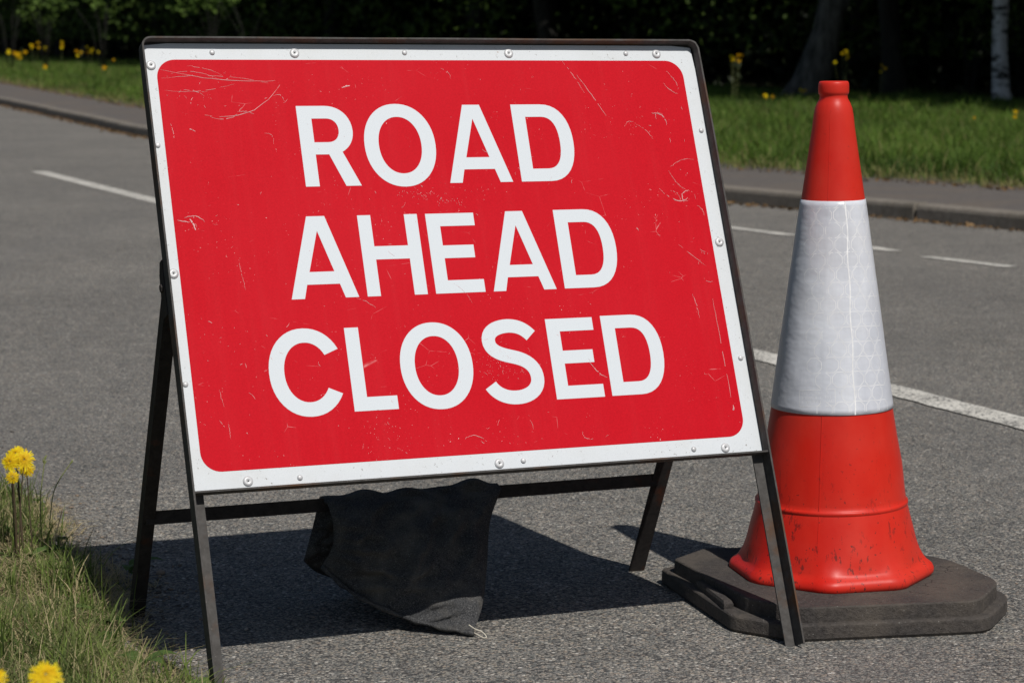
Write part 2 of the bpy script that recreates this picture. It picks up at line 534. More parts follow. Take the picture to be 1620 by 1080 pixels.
# near verge under the grass at the camera's side
V, Fc = [], []
nsv = np.arange(-4, 16, 0.12)
tt = [0.0, 0.02, 0.08, 0.2, 0.5, 1.2, 3.0, 8.0]
for s in nsv:
    e = float(near_t(s)) - 0.03
    for k, q in enumerate(tt):
        z = -0.012 + 0.045 * (1 - math.exp(-q / 0.07)) + 0.006 * math.sin(s * 9 + q * 20) * (k > 0)
        V.append(rw(s, e - q, z))
n = len(tt)
for i in range(len(nsv) - 1):
    for k in range(n - 1):
        Fc.append((i * n + k, (i + 1) * n + k, (i + 1) * n + k + 1, i * n + k + 1))
tag(mesh_np('roadside_soil', V, Fc, M_SOIL, smooth=True), kind='structure')
# wood floor and an added bank that blocks the sky behind the trees
V = [rw(-20, 18.8, 0.10), rw(160, 18.8, 0.10), rw(160, 40, 0.15), rw(-20, 40, 0.15)]
tag(mesh_np('woodland_floor', V, [(0, 3, 2, 1)], M_FLOOR), kind='structure')
V, Fc = [], []
ss = np.linspace(-60, 220, 60)
qs = [(39, 0.1), (44, 2.5), (50, 7), (58, 12), (75, 17), (110, 19), (140, 0)]
for s in ss:
    for t, z in qs:
        V.append(rw(s, t + 1.5 * math.sin(s * 0.13), z + (0.8 * math.sin(s * 0.21 + t) if 0.2 < z < 18 else 0)))
for i in range(len(ss) - 1):
    for k in range(len(qs) - 1):
        Fc.append((i * 7 + k, i * 7 + k + 1, (i + 1) * 7 + k + 1, (i + 1) * 7 + k))
tag(mesh_np('sky_blocking_bank', V, Fc, M_FLOOR, smooth=True), kind='structure')
# the wood also closes the end of the road far off
V, Fc = [], []
for i, x in enumerate(np.linspace(-260, 120, 40)):
    for (d, z) in ((150, 0), (165, 9), (200, 16), (260, 18)):
        V.append((x, d + 20 * math.sin(i * 0.7) * 0.3, z + 0.8 * math.sin(i * 1.3)))
for i in range(39):
    for k in range(3):
        Fc.append((i * 4 + k, i * 4 + k + 1, (i + 1) * 4 + k + 1, (i + 1) * 4 + k))
tag(mesh_np('distant_hillside', V, Fc, M_FLOOR, smooth=True), kind='structure')

# kerbstones
kerb = bpy.data.objects.new('kerb', None)
COL.objects.link(kerb)
tag(kerb, kind='structure')
bm = bmesh.new()
prof = [(0, -0.03), (0.0, 0.075), (0.006, 0.093), (0.025, 0.104), (0.125, 0.104), (0.125, -0.03)]
vv_ = [[bm.verts.new((x, a, b)) for a, b in prof] for x in (-0.452, -0.446, 0.446, 0.452)]
for v in vv_[0] + vv_[3]:
    v.co.y = 0.0625 + (v.co.y - 0.0625) * 0.93
    v.co.z -= 0.004
for i in range(3):
    for k in range(len(prof)):
        bm.faces.new((vv_[i][k], vv_[i][(k + 1) % 6], vv_[i + 1][(k + 1) % 6], vv_[i + 1][k]))
bm.faces.new(vv_[0]); bm.faces.new(vv_[3][::-1])
bmesh.ops.recalc_face_normals(bm, faces=bm.faces)
kme = bpy.data.meshes.new('kerbstone')
bm.to_mesh(kme); bm.free()
kme.materials.append(M_KERB)
s = 4.0
while s < 110:
    ds = 0.1
    p0 = np.array(rw(s, float(kerb_t(s)))); p1 = np.array(rw(s + 0.9, float(kerb_t(s + 0.9))))
    L = np.linalg.norm(p1 - p0)
    c = (p0 + p1) / 2
    o = put('kerbstone', kme, kerb)
    o.location = (c[0], c[1], random.uniform(-0.004, 0.004))
    d = p1 - p0
    o.rotation_euler = (0, 0, math.atan2(-d[1], -d[0]) + random.uniform(-0.004, 0.004))
    o.scale = (L / 0.924, 1, 1)
    s += 0.9

# painted lines
def paint(name, s0, s1, t0, t1, w, taper=0.0):
    sv = np.linspace(s0, s1, max(4, int(abs(s1 - s0) * 12)))
    V, Fc = [], []
    for i, s in enumerate(sv):
        f = i / (len(sv) - 1)
        t = t0 + (t1 - t0) * f
        j = 0.004 * math.sin(s * 31) + 0.003 * math.sin(s * 83)
        V += [rw(s, t - w / 2 + j, 0.004), rw(s, t + w / 2 + 0.6 * j, 0.004)]
    Fc = [(2 * i, 2 * i + 1, 2 * i + 3, 2 * i + 2) for i in range(len(sv) - 1)]
    return tag(mesh_np(name, V, Fc, M_PAINT), kind='structure')
paint('centre_line', 17.6, 12.4, 3.84, 3.86, 0.13)
paint('centre_line', 8.9, 2.9, 3.86, 3.84, 0.13)
paint('centre_line', 31.5, 22.5, 3.86, 3.85, 0.13)
paint('edge_line', 11.35, 10.55, 6.33, 6.42, 0.09)
paint('edge_line', 10.10, 9.58, 6.42, 6.43, 0.09)
paint('edge_line', 9.27, 8.70, 6.41, 6.50, 0.09)
paint('edge_line', 8.3, 7.75, 6.52, 6.56, 0.09)

# ------------------------------------------------------------ the road sign
YAW, TILT, LEG, PH = 0.39169, 0.40516, 0.35098, 0.77647
ct, st_ = math.cos(TILT), math.sin(TILT)
sign = empty('road_sign', (0.02192, 3.67595, 0), 'red ROAD AHEAD CLOSED sign with white border on a dark folding steel frame', 'road sign', rz=YAW)
def PL(u, v, w=0.0):
    vp = v + LEG
    return Vector((u - 0.525, vp * st_ - w * ct, vp * ct + w * st_))
def pbox(u0, u1, v0, v1, w0, w1):
    V = [PL(u, v, w) for u in (u0, u1) for v in (v0, v1) for w in (w0, w1)]
    return V, [(0, 1, 3, 2), (4, 6, 7, 5), (0, 4, 5, 1), (2, 3, 7, 6), (0, 2, 6, 4), (1, 5, 7, 3)]
def mobj(name, vf, mat, parent, smooth=False, bevel=0.0):
    bm = bmesh.new()
    vs = [bm.verts.new(v) for v in vf[0]]
    for f in vf[1]:
        bm.faces.new([vs[i] for i in f])
    return from_bm(name, bm, mat, parent, smooth, bevel)

# bent angle-iron hoop: both front legs and the top in one piece
U0, U1, VT = -0.0085, 1.0515, 0.7915
RC = 0.017
def hoop(off):
    """path of the hoop inset by off"""
    pts = [(U0 + off, -LEG)]
    for v in np.linspace(-LEG, VT - RC, 8)[1:]:
        pts.append((U0 + off, v))
    r = max(RC - off, 0.001)
    for a in np.linspace(0, math.pi / 2, 7)[1:]:
        pts.append((U0 + RC - r * math.cos(a), VT - RC + r * math.sin(a)))
    for u in np.linspace(U0 + RC, U1 - RC, 9)[1:]:
        pts.append((u, VT - off))
    for a in np.linspace(math.pi / 2, 0, 7)[1:]:
        pts.append((U1 - RC + r * math.cos(a), VT - RC + r * math.sin(a)))
    for v in np.linspace(VT - RC, -LEG, 8)[1:]:
        pts.append((U1 - off, v))
    return pts
LIP, THK, FLG = 0.0275, 0.0032, 0.0235
rings = [hoop(0.0), hoop(0.0), hoop(THK), hoop(THK), hoop(FLG), hoop(FLG)]
ws = [-0.004, LIP, LIP, -0.0008, -0.0008, -0.004]
V = []
N = len(rings[0])
for i in range(N):
    for r, w in zip(rings, ws):
        wob = 0.0006 * math.sin(i * 1.9) - 0.0045 * min(1, max(0, (r[i][1] - 0.74) / 0.04)) if w == LIP else 0
        V.append(PL(r[i][0], r[i][1], w + wob))
Fc = []
for i in range(N - 1):
    for k in range(6):
        Fc.append((i * 6 + k, i * 6 + (k + 1) % 6, (i + 1) * 6 + (k + 1) % 6, (i + 1) * 6 + k))
Fc += [(0, 1, 2, 3), (0, 3, 4, 5), tuple((N - 1) * 6 + k for k in (3, 2, 1, 0)), tuple((N - 1) * 6 + k for k in (5, 4, 3, 0))]
mobj('front_frame', (V, Fc), M_FRAME, sign)
mobj('bottom_rail', join([pbox(U0 + THK + .0005, U1 - THK - .0005, -0.0050, -0.0018, -0.0005, 0.024), pbox(U0 + FLG + .001, U1 - FLG - .001, -0.0018, 0.022, -0.004, -0.0008)]), M_FRAME, sign)

# the plate, very slightly wavy
PW0, PW1 = -0.0048, 1.0478
PT = 0.7865
def plate_w(u, v):
    return 0.0015 * math.sin(u * 7.3) * (v / PH) ** 2
V, Fc = [], []
nu, nv = 24, 12
for side, w in ((0, 0.0003), (1, 0.0033)):
    for j in range(nv + 1):
        for i in range(nu + 1):
            u = PW0 + (PW1 - PW0) * i / nu
            v = PT * j / nv
            if j == nv and i in (0, nu):
                u += 0.004 if i == 0 else -0.004
                v -= 0.004
            V.append(PL(u, v - 0.0008 if j == 0 else v, w))
A = (nu + 1) * (nv + 1)
for j in range(nv):
    for i in range(nu):
        a = j * (nu + 1) + i
        Fc.append((a, a + 1, a + nu + 2, a + nu + 1))
        Fc.append((A + a, A + a + 1, A + a + nu + 2, A + a + nu + 1))
for i in range(nu):
    for a, b in ((i, i + 1), (nv * (nu + 1) + i, nv * (nu + 1) + i + 1)):
        Fc.append((a, b, A + b, A + a))
for j in range(nv):
    for c in (0, nu):
        a, b = j * (nu + 1) + c, (j + 1) * (nu + 1) + c
        Fc.append((a, b, A + b, A + a))
plate = mobj('sign_plate', (V, Fc), M_WHITE, sign)

def flat(name, loops, w, thick, mat, parent):
    """flat cut-out sheet on the plate: outer loop first, holes after"""
    cu = bpy.data.curves.new(name, 'CURVE')
    cu.dimensions = '2D'
    cu.fill_mode = 'BOTH'
    cu.extrude = thick / 2
    for lp in loops:
        sp = cu.splines.new('POLY')
        sp.points.add(len(lp) - 1)
        for p, (x, y) in zip(sp.points, lp):
            p.co = (x, y, 0, 1)
        sp.use_cyclic_u = True
    o = bpy.data.objects.new(name, cu)
    COL.objects.link(o)
    dg = bpy.context.evaluated_depsgraph_get()
    me = bpy.data.meshes.new_from_object(o.evaluated_get(dg))
    bpy.data.objects.remove(o)
    bpy.data.curves.remove(cu)
    me.name = name
    for v in me.vertices:
        v.co = PL(v.co.x, v.co.y, w + v.co.z)
    me.materials.clear()
    me.materials.append(mat)
    return put(name, me, parent)

def rrect(u0, u1, v0, v1, r, n=10):
    out = []
    for cx, cy, a0 in ((u1 - r, v1 - r, 0), (u0 + r, v1 - r, 90), (u0 + r, v0 + r, 180), (u1 - r, v0 + r, 270)):
        for k in range(n + 1):
            a = math.radians(a0 + 90 * k / n)
            out.append((cx + r * math.cos(a), cy + r * math.sin(a)))
    return out
PW = 0.0035
flat('red_panel', [rrect(0.0165, 1.0195, 0.0315, 0.7565, 0.034)], PW, 0.0002, M_RED, plate)

# letters: outlines in millimetres on the plate
def bez(p0, p1, p2, p3, n=10):
    return [tuple(((1 - t) ** 3) * a + 3 * (1 - t) ** 2 * t * b + 3 * (1 - t) * t * t * c + t ** 3 * d for a, b, c, d in zip(p0, p1, p2, p3)) for t in [k / n for k in range(1, n + 1)]]
def ell(cx, cy, rx, ry, n=56, e=2.12):
    out = []
    for k in range(n):
        a = 2 * math.pi * k / n
        c, s = math.cos(a), math.sin(a)
        out.append((cx + rx * math.copysign(abs(c) ** (2 / e), c), cy + ry * math.copysign(abs(s) ** (2 / e), s)))
    return out
def L_O(x0, x1, y0):
    cx, cy = (x0 + x1) / 2, y0 + 74
    rx, ry = (x1 - x0) / 2, 77.5
    return [ell(cx, cy, rx, ry), ell(cx, cy, rx - 26.5, ry - 24.5)]
def L_D(x, y0, w=113):
    y1 = y0 + 147.5
    cy = (y0 + y1) / 2
    out = [(x, y0), (x, y1), (x + 58, y1)] + bez((x + 58, y1), (x + 94, y1), (x + w, y1 - 30), (x + w, cy)) + bez((x + w, cy), (x + w, y0 + 30), (x + 94, y0), (x + 58, y0))
    i0, i1, xi = y0 + 24, y1 - 24, x + 25.5
    wi = w - 26.5
    inn = [(xi, i0), (xi, i1), (x + 56, i1)] + bez((x + 56, i1), (x + 78, i1), (x + wi, i1 - 20), (x + wi, cy)) + bez((x + wi, cy), (x + wi, i0 + 20), (x + 78, i0), (x + 56, i0))
    return [out, inn]
def L_A(x, y0):
    y1 = y0 + 147.5
    out = [(x, y0), (x + 23.5, y0), (x + 30.5, y0 + 25), (x + 89, y0 + 25), (x + 96.5, y0), (x + 120.5, y0), (x + 76.5, y1), (x + 44, y1)]
    return [out, [(x + 37.5, y0 + 47.5), (x + 60, y0 + 121), (x + 82, y0 + 47.5)]]
def L_H(x, y0):
    y1 = y0 + 147
    return [[(x, y0), (x + 24, y0), (x + 24, y0 + 66), (x + 86, y0 + 66), (x + 86, y0), (x + 110, y0), (x + 110, y1), (x + 86, y1), (x + 86, y0 + 90), (x + 24, y0 + 90), (x + 24, y1), (x, y1)]]
def L_E(x, y0):
    y1 = y0 + 146.5
    return [[(x, y0), (x + 92.5, y0), (x + 92.5, y0 + 23.5), (x + 25, y0 + 23.5), (x + 25, y0 + 64), (x + 82.5, y0 + 64), (x + 82.5, y0 + 87.5), (x + 25, y0 + 87.5), (x + 25, y0 + 123), (x + 90.5, y0 + 123), (x + 90.5, y1), (x, y1)]]
def L_L(x, y0):
    return [[(x, y0), (x + 79, y0), (x + 79, y0 + 24), (x + 25, y0 + 24), (x + 25, y0 + 147), (x, y0 + 147)]]
def L_R(x, y0):
    y1 = y0 + 148.5
    out = [(x, y0), (x + 25, y0), (x + 25, y0 + 58.5), (x + 49.5, y0 + 58.5), (x + 73.5, y0), (x + 101.5, y0), (x + 74.5, y0 + 63)]
    out += bez((x + 74.5, y0 + 63), (x + 90, y0 + 71), (x + 98, y0 + 86), (x + 98, y0 + 102)) + bez((x + 98, y0 + 102), (x + 98, y0 + 130), (x + 78, y1), (x + 51, y1)) + [(x, y1)]
    xi = x + 25.5
    inn = [(xi, y0 + 81), (x + 51, y0 + 81)] + bez((x + 51, y0 + 81), (x + 65, y0 + 81), (x + 72.5, y0 + 91), (x + 72.5, y0 + 103)) + bez((x + 72.5, y0 + 103), (x + 72.5, y0 + 116), (x + 65, y0 + 125), (x + 51, y0 + 125)) + [(xi, y0 + 125)]
    return [out, inn]
def stroke(path, hw):
    """thick line along a list of points, cut square at both ends"""
    Lp, Rp = [], []
    for i, (x, y) in enumerate(path):
        x0, y0 = path[max(0, i - 1)]
        x1, y1 = path[min(len(path) - 1, i + 1)]
        d = math.hypot(x1 - x0, y1 - y0)
        nx, ny = -(y1 - y0) / d, (x1 - x0) / d
        h = hw if not callable(hw) else hw(i / (len(path) - 1))
        Lp.append((x + nx * h, y + ny * h))
        Rp.append((x - nx * h, y - ny * h))
    return [Lp + Rp[::-1]]
def L_C(x, y0):
    # outer and inner edges of an open ring, cut at the right
    cx, cy = x + 66.5, y0 + 72.5
    def arc(rx, ry, a0, a1, n=40):
        out = []
        for k in range(n + 1):
            a = math.radians(a0 + (a1 - a0) * k / n)
            c, s = math.cos(a), math.sin(a)
            out.append((cx + rx * math.copysign(abs(c) ** (2 / 2.1), c), cy + ry * math.copysign(abs(s) ** (2 / 2.1), s)))
        return out
    o = arc(66.5, 77, 29, 330)
    i = arc(40, 52, 32.5, 327.5)
    return [o + i[::-1]]
def L_S(x, y0):
    P = [(x + 99, y0 + 118)]
    P += bez((x + 99, y0 + 118), (x + 88, y0 + 131), (x + 76, y0 + 137), (x + 58, y0 + 137.5))
    P += bez((x + 58, y0 + 137.5), (x + 34, y0 + 137), (x + 18, y0 + 128), (x + 18, y0 + 112))
    P += bez((x + 18, y0 + 112), (x + 18, y0 + 92), (x + 40, y0 + 86), (x + 60, y0 + 81))
    P += bez((x + 60, y0 + 81), (x + 84, y0 + 75), (x + 100, y0 + 63), (x + 100, y0 + 41))
    P += bez((x + 100, y0 + 41), (x + 100, y0 + 20), (x + 80, y0 + 8), (x + 56, y0 + 8))
    P += bez((x + 56, y0 + 8), (x + 34, y0 + 8), (x + 18, y0 + 18), (x + 10.5, y0 + 32))
    return stroke(P, 12.3)
ROWS = [
    (L_R(255.5, 521.5), L_O(372, 504.5, 521.5), L_A(522, 523), L_D(659.5, 523)),
    (L_A(204.5, 320), L_H(340.5, 320), L_E(466, 320.2), L_A(574, 320.2), L_D(710.5, 320.5)),
    (L_C(149, 119), L_L(290, 119), L_O(382, 514.5, 117.5), L_S(532, 119), L_E(662.5, 119), L_D(769.5, 119.5)),
]
for row in ROWS:
    for loops in row:
        flat('letter', [[(a / 1000, b / 1000) for a, b in lp] for lp in loops], PW + 0.0003, 0.0002, M_LETTER, plate)

# rivets: domed washers with a dark centre, and small plain ones
def disc_profile(prof, seg, u, v, w0):
    V, Fc = [], []
    for r, w in prof:
        for k in range(seg):
            a = 2 * math.pi * k / seg
            V.append(PL(u + r * math.cos(a), v + r * math.sin(a), w0 + w))
    for i in range(len(prof) - 1):
        for k in range(seg):
            Fc.append((i * seg + k, i * seg + (k + 1) % seg, (i + 1) * seg + (k + 1) % seg, (i + 1) * seg + k))
    Fc.append(tuple((len(prof) - 1) * seg + k for k in range(seg)))
    return V, Fc
for u, v in [(8, 746), (266, 769), (672, 770), (971, 770), (6, 373), (1034, 398), (91, 12.5), (537, 12.5), (974, 12)]:
    rv = mobj('rivet', disc_profile([(0.0088, 0), (0.0086, 0.0012), (0.0062, 0.0026), (0.0034, 0.0029), (0.0026, 0.0022)], 20, u / 1000, v / 1000, PW), M_RIVET, plate, True)
    mobj('rivet_hole', disc_profile([(0.0015, 0), (0.0013, 0.0003)], 10, u / 1000, v / 1000, PW + 0.0023), M_HOLE, rv)
for u, v in [(118, 770), (471, 771), (908, 771), (4, 601), (5, 182), (1037, 617), (1036, 176), (180, 12.5), (582, 14.5), (911, 13.5)]:
    mobj('rivet', disc_profile([(0.0050, 0), (0.0048, 0.0012), (0.0035, 0.0026), (0.0015, 0.0031)], 14, u / 1000, v / 1000, PW), M_RIVET, plate, True)

# scratches through the red sheet
def ribbon(path, w):
    V, Fc = [], []
    for i, (x, y) in enumerate(path):
        x0, y0 = path[max(0, i - 1)]
        x1, y1 = path[min(len(path) - 1, i + 1)]
        d = math.hypot(x1 - x0, y1 - y0) or 1
        f = i / (len(path) - 1)
        h = 0.72 * w * (0.35 + 0.65 * math.sin(math.pi * min(0.97, max(0.03, f)))) * random.uniform(0.55, 1.2)
        nx, ny = -(y1 - y0) / d * h, (x1 - x0) / d * h
        V += [PL((x + nx) / 1000, (y + ny) / 1000, PW + 0.0006), PL((x - nx) / 1000, (y - ny) / 1000, PW + 0.0006)]
    for i in range(len(path) - 1):
        if random.random() > 0.12:
            Fc.append((2 * i, 2 * i + 1, 2 * i + 3, 2 * i + 2))
    return V, Fc
def wig(p0, p1, bend=0.0, jit=1.0, n=14):
    out = []
    dx, dy = p1[0] - p0[0], p1[1] - p0[1]
    for k in range(n + 1):
        f = k / n
        b = bend * 4 * f * (1 - f)
        out.append((p0[0] + dx * f - dy * b + random.gauss(0, jit), p0[1] + dy * f + dx * b + random.gauss(0, jit)))
    return out
scr = []
for p0, p1, b, w in [((22, 738), (240, 718), -0.04, 0.45), ((24, 722), (212, 712), 0.05, 0.35), ((40, 730), (120, 722), 0.1, 0.3), ((28, 700), (150, 712), -0.06, 0.3),
                     ((92, 655), (232, 710), -0.16, 0.6), ((100, 652), (160, 668), -0.2, 0.55), ((60, 700), (95, 690), 0.1, 0.5), ((70, 745), (130, 728), 0.06, 0.3),
                     ((30, 640), (33, 612), 0.05, 0.6), ((60, 628), (72, 624), 0.2, 0.9), ((218, 690), (236, 680), 0.3, 0.4), ((190, 620), (206, 600), 0.4, 0.3),
                     ((775, 757), (812, 690), 0.02, 0.4), ((800, 728), (846, 648), 0.01, 0.55), ((905, 630), (934, 600), 0.1, 0.35), ((880, 625), (905, 632), 0.3, 0.3),
                     ((985, 735), (1004, 700), 0.1, 0.5), ((975, 712), (1002, 690), -0.1, 0.5), ((940, 652), (968, 628), 0.25, 0.9), ((948, 640), (962, 650), 0.5, 0.6),
                     ((960, 545), (1010, 560), 0.12, 0.35), ((955, 540), (985, 500), -0.1, 0.35), ((930, 505), (985, 480), -0.15, 0.6), ((955, 482), (985, 486), -0.15, 0.8),
                     ((975, 478), (990, 500), 0.3, 0.9), ((952, 500), (968, 478), 0.25, 0.45), ((1000, 470), (1012, 450), 0.2, 0.5), ((950, 395), (1000, 350), 0.0, 0.4),
                     ((990, 330), (1008, 324), -0.25, 0.5), ((960, 300), (966, 255), 0.05, 0.5), ((1000, 290), (1003, 90), 0.0, 0.55), ((1004, 88), (1000, 80), 0.3, 2.0),
                     ((735, 190), (768, 152), -0.12, 0.7), ((36, 470), (70, 462), 0.2, 0.8), ((24, 466), (44, 462), 0, 0.9), ((42, 470), (52, 448), 0.1, 2.0),
                     ((320, 318), (352, 300), 0.05, 0.4), ((500, 338), (530, 300), 0.1, 0.3), ((480, 60), (520, 52), 0.2, 0.5), ((700, 62), (720, 45), -0.3, 0.6),
                     ((535, 740), (552, 722), 0.2, 0.4), ((345, 705), (360, 708), 0, 1.8), ((120, 395), (126, 340), 0, 0.3), ((60, 170), (66, 140), 0, 0.3),
                     ((70, 115), (70, 85), 0, 0.35), ((55, 118), (62, 106), 0, 0.5), ((870, 430), (874, 425), 0, 0.9), ((150, 660), (180, 655), 0.1, 0.5)]:
    scr.append(ribbon(wig(p0, p1, b, 0.5), w))
for _ in range(240):     # short chips, mostly near the edges
    if random.random() < 0.65:
        cx, cy = random.choice([(60, 700), (110, 690), (960, 640), (980, 500), (60, 460), (320, 90), (500, 520), (560, 200), (640, 560), (85, 250), (990, 380), (560, 60), (440, 500)])
        x, y = random.gauss(cx, 38), random.gauss(cy, 26)
    else:
        x, y = random.uniform(25, 1010), random.uniform(40, 750)
    if not (22 < x < 1012 and 38 < y < 750):
        continue
    a, l = random.uniform(0, 6.28), random.expovariate(1 / 3.0) + 0.8
    scr.append(ribbon(wig((x, y), (x + l * math.cos(a), y + l * math.sin(a)), 0.1, 0.25, 4), random.uniform(0.15, 0.5)))
for _ in range(70):      # dotted scuff trails
    f = random.random()
    x, y = 420 + 120 * f + random.gauss(0, 2), 510 - 22 * f + random.gauss(0, 6)
    scr.append(ribbon(wig((x, y), (x + 0.6, y - 2.2), 0, 0.1, 2), 0.3))
for _ in range(90):
    x, y = random.gauss(556, 22), random.gauss(190, 20)
    scr.append(ribbon(wig((x, y), (x + 0.9, y + 0.4), 0, 0.1, 2), 0.35))
V, Fc = join(scr)
tag(mesh_np('scratch_marks', V, Fc, M_SCR, plate), kind='stuff')

# rear frame (local frame of the sign: x along it, y backwards, z up)
def lbar(p0, p1, a, b, wa, wb, t):
    """angle-iron bar from p0 to p1; a and b are the directions of its two flanges"""
    p0, p1, a, b = Vector(p0), Vector(p1), Vector(a).normalized(), Vector(b).normalized()
    prof = [(0, 0), (wa, 0), (wa, t), (t, t), (t, wb), (0, wb)]
    V = [p + a * x + b * y for p in (p0, p1) for x, y in prof]
    Fc = [(k, (k + 1) % 6, 6 + (k + 1) % 6, 6 + k) for k in range(6)] + [(0, 1, 2, 3), (0, 3, 4, 5), (9, 8, 7, 6), (11, 10, 9, 6)]
    return V, Fc
HV = 0.355
hl, hr = PL(-0.004, HV, -0.010), PL(1.044, HV, -0.010)
fl, fr = Vector((-0.525, 0.606, 0.0)), Vector((0.518, 0.606, 0.0))
for h, f, sgn in ((hl, fl, 1), (hr, fr, -1)):
    d = (h - f).normalized()
    side = Vector((sgn, 0, 0))
    fac = d.cross(side).normalized()
    if fac.y > 0:
        fac = -fac
    mobj('rear_leg', lbar(f, h, side, -fac, 0.023 if sgn > 0 else 0.034, 0.028, 0.0035), M_REAR, sign)
    # hinge plate with a bolt
    x0 = h.x + (-0.006 if sgn > 0 else 0.002)
    V = []
    for x in (x0, x0 + 0.004):
        for v, w in ((HV + 0.045, -0.003), (HV + 0.045, -0.018), (HV + 0.025, -0.03), (HV - 0.03, -0.036), (HV - 0.05, -0.028), (HV - 0.05, -0.003)):
            q = PL(0, v, w)
            V.append(Vector((x, q.y, q.z)))
    hp = mobj('hinge_plate', (V, [tuple(range(6)), tuple(range(11, 5, -1))] + [(k, (k + 1) % 6, 6 + (k + 1) % 6, 6 + k) for k in range(6)]), M_REAR, sign)
    q = PL(0, HV, -0.018)
    bx = x0 - 0.004 if sgn > 0 else x0 + 0.004
    Vb, Fb = tube([(bx, q.y, q.z), (bx + 0.004, q.y, q.z)], [0.007, 0.007], 6)
    mobj('bolt', (Vb, Fb), M_RIVET if False else M_REAR, hp)
BAR_F = 0.345
bl, br = fl.lerp(hl, BAR_F), fr.lerp(hr, BAR_F)
BARY, BARZ = (bl.y + br.y) / 2, (bl.z + br.z) / 2
mobj('rear_rail', lbar(bl + Vector((0.006, 0.007, -0.028)), br + Vector((-0.022, 0.007, -0.028)), (0, 0.25, 1), (0, 1, -0.25), 0.024, 0.025, 0.0035), M_REAR, sign)

# ------------------------------------------------------------ sandbag over the rear rail
def lerp(a, b, f): return a + (b - a) * f
def pl_eval(pts, f):
    pts = [np.array(p, dtype=float) for p in pts]
    x = f * (len(pts) - 1)
    i = min(int(x), len(pts) - 2)
    def cr(p0, p1, p2, p3, t):
        return 0.5 * ((2 * p1) + (-p0 + p2) * t + (2 * p0 - 5 * p1 + 4 * p2 - p3) * t * t + (-p0 + 3 * p1 - 3 * p2 + p3) * t ** 3)
    p0 = pts[max(i - 1, 0)]; p3 = pts[min(i + 2, len(pts) - 1)]
    return cr(p0, pts[i], pts[i + 1], p3, x - i)
YB, ZB = BARY + 0.018, BARZ - 0.009
FL = [(-0.187, YB - 0.024, ZB), (-0.186, YB - 0.055, 0.185), (-0.188, YB - 0.060, 0.140), (-0.205, YB - 0.045, 0.100)]
FR = [(0.160, YB - 0.022, ZB), (0.118, YB - 0.070, 0.165), (0.086, YB - 0.135, 0.10), (0.050, YB - 0.205, 0.045), (0.012, YB - 0.255, 0.006)]
HEM = [(-0.205, YB - 0.045, 0.100), (-0.155, YB - 0.105, 0.054), (-0.075, YB - 0.190, 0.022), (0.012, YB - 0.255, 0.006)]
BLc = [(-0.187, YB + 0.022, ZB), (-0.192, YB + 0.05, 0.15), (-0.208, YB + 0.055, 0.088)]
BRc = [(0.160, YB + 0.022, ZB), (0.118, YB + 0.05, 0.14), (0.05, YB + 0.07, 0.05)]
BHEM = [(-0.208, YB + 0.055, 0.088), (-0.16, YB + 0.09, 0.05), (-0.06, YB + 0.11, 0.02), (0.05, YB + 0.07, 0.05)]
def coons(Lc, Rc, hem, s, r):
    top0, top1 = np.array(Lc[0]), np.array(Rc[0])
    top = top0 + (top1 - top0) * s
    a = pl_eval(Lc, r) * (1 - s) + pl_eval(Rc, r) * s
    b = top * (1 - r) + pl_eval(hem, s) * r
    c = (top0 * (1 - s) + top1 * s) * (1 - r) + (np.array(hem[0]) * (1 - s) + np.array(hem[-1]) * s) * r
    return a + b - c
NS, NR = 72, 36
from mathutils import noise as mnoise
loops = []
for i in range(NS + 1):
    s = i / NS
    edge = (1 - abs(2 * s - 1) ** 5)
    ring = []
    def fpt(r, side, Lc, Rc, hem, sign_y):
        p = coons(Lc, Rc, hem, s, r)
        fat = edge * math.sin(math.pi * min(1, max(0, r)) ** 0.8) * 0.055
        w_ = edge * math.sin(math.pi * min(1, r * 0.97 + 0.02)) ** 0.6
        nz = (mnoise.noise(Vector((s * 4.0, r * 3.0, 3.7 * sign_y))) * 0.020 + abs(mnoise.noise(Vector((s * 8.0 + r * 5, r * 4.0 - s * 3, 7.7 * sign_y)))) * -0.036 + mnoise.noise(Vector((s * 17.0, r * 13.0, 1.1))) * 0.004) * w_
        fold = 0.007 * math.sin(s * 26 + 5 * r + 2 * math.sin(s * 9)) * (1 - r) ** 1.5 * edge
        q = p + np.array([0, sign_y * (fat * (1 if side else -0.5) + nz + (fold if side else 0)), 0])
        return q
    rs = [k / NR for k in range(NR + 1)]
    for r in rs[::-1]:                       # front outer, hem to top
        ring.append(fpt(r, 1, FL, FR, HEM, -1))
    topl = 0.007 + 0.003 * edge + 0.006 * mnoise.noise(Vector((s * 7, 0.3, 9.1))) + 0.009 * math.exp(-((s - 0.86) / 0.10) ** 2) + 0.002 * math.sin(s * 31)
    a = np.array([lerp(FL[0][0], FR[0][0], s), YB, ZB + topl])
    ring.append(a + np.array([0, -0.014, -0.003])); ring.append(a); ring.append(a + np.array([0, 0.014, -0.003]))
    for r in rs:                             # back outer, top to hem
        ring.append(fpt(r, 1, BLc, BRc, BHEM, 1))
    for r in rs[::-1][1:-1]:                 # back inner
        ring.append(fpt(r, 0, BLc, BRc, BHEM, 1))
    b = np.array([lerp(FL[0][0], FR[0][0], s), YB, ZB - 0.002])
    ring.append(b + np.array([0, 0.014, -0.003])); ring.append(b); ring.append(b + np.array([0, -0.014, -0.003]))
    for r in rs[1:-1]:                       # front inner
        ring.append(fpt(r, 0, FL, FR, HEM, -1))
    loops.append(ring)
NRG = len(loops[0])
V = [p for ring in loops for p in ring]
Fc = []
for i in range(NS):
    for k in range(NRG):
        Fc.append((i * NRG + k, i * NRG + (k + 1) % NRG, (i + 1) * NRG + (k + 1) % NRG, (i + 1) * NRG + k))
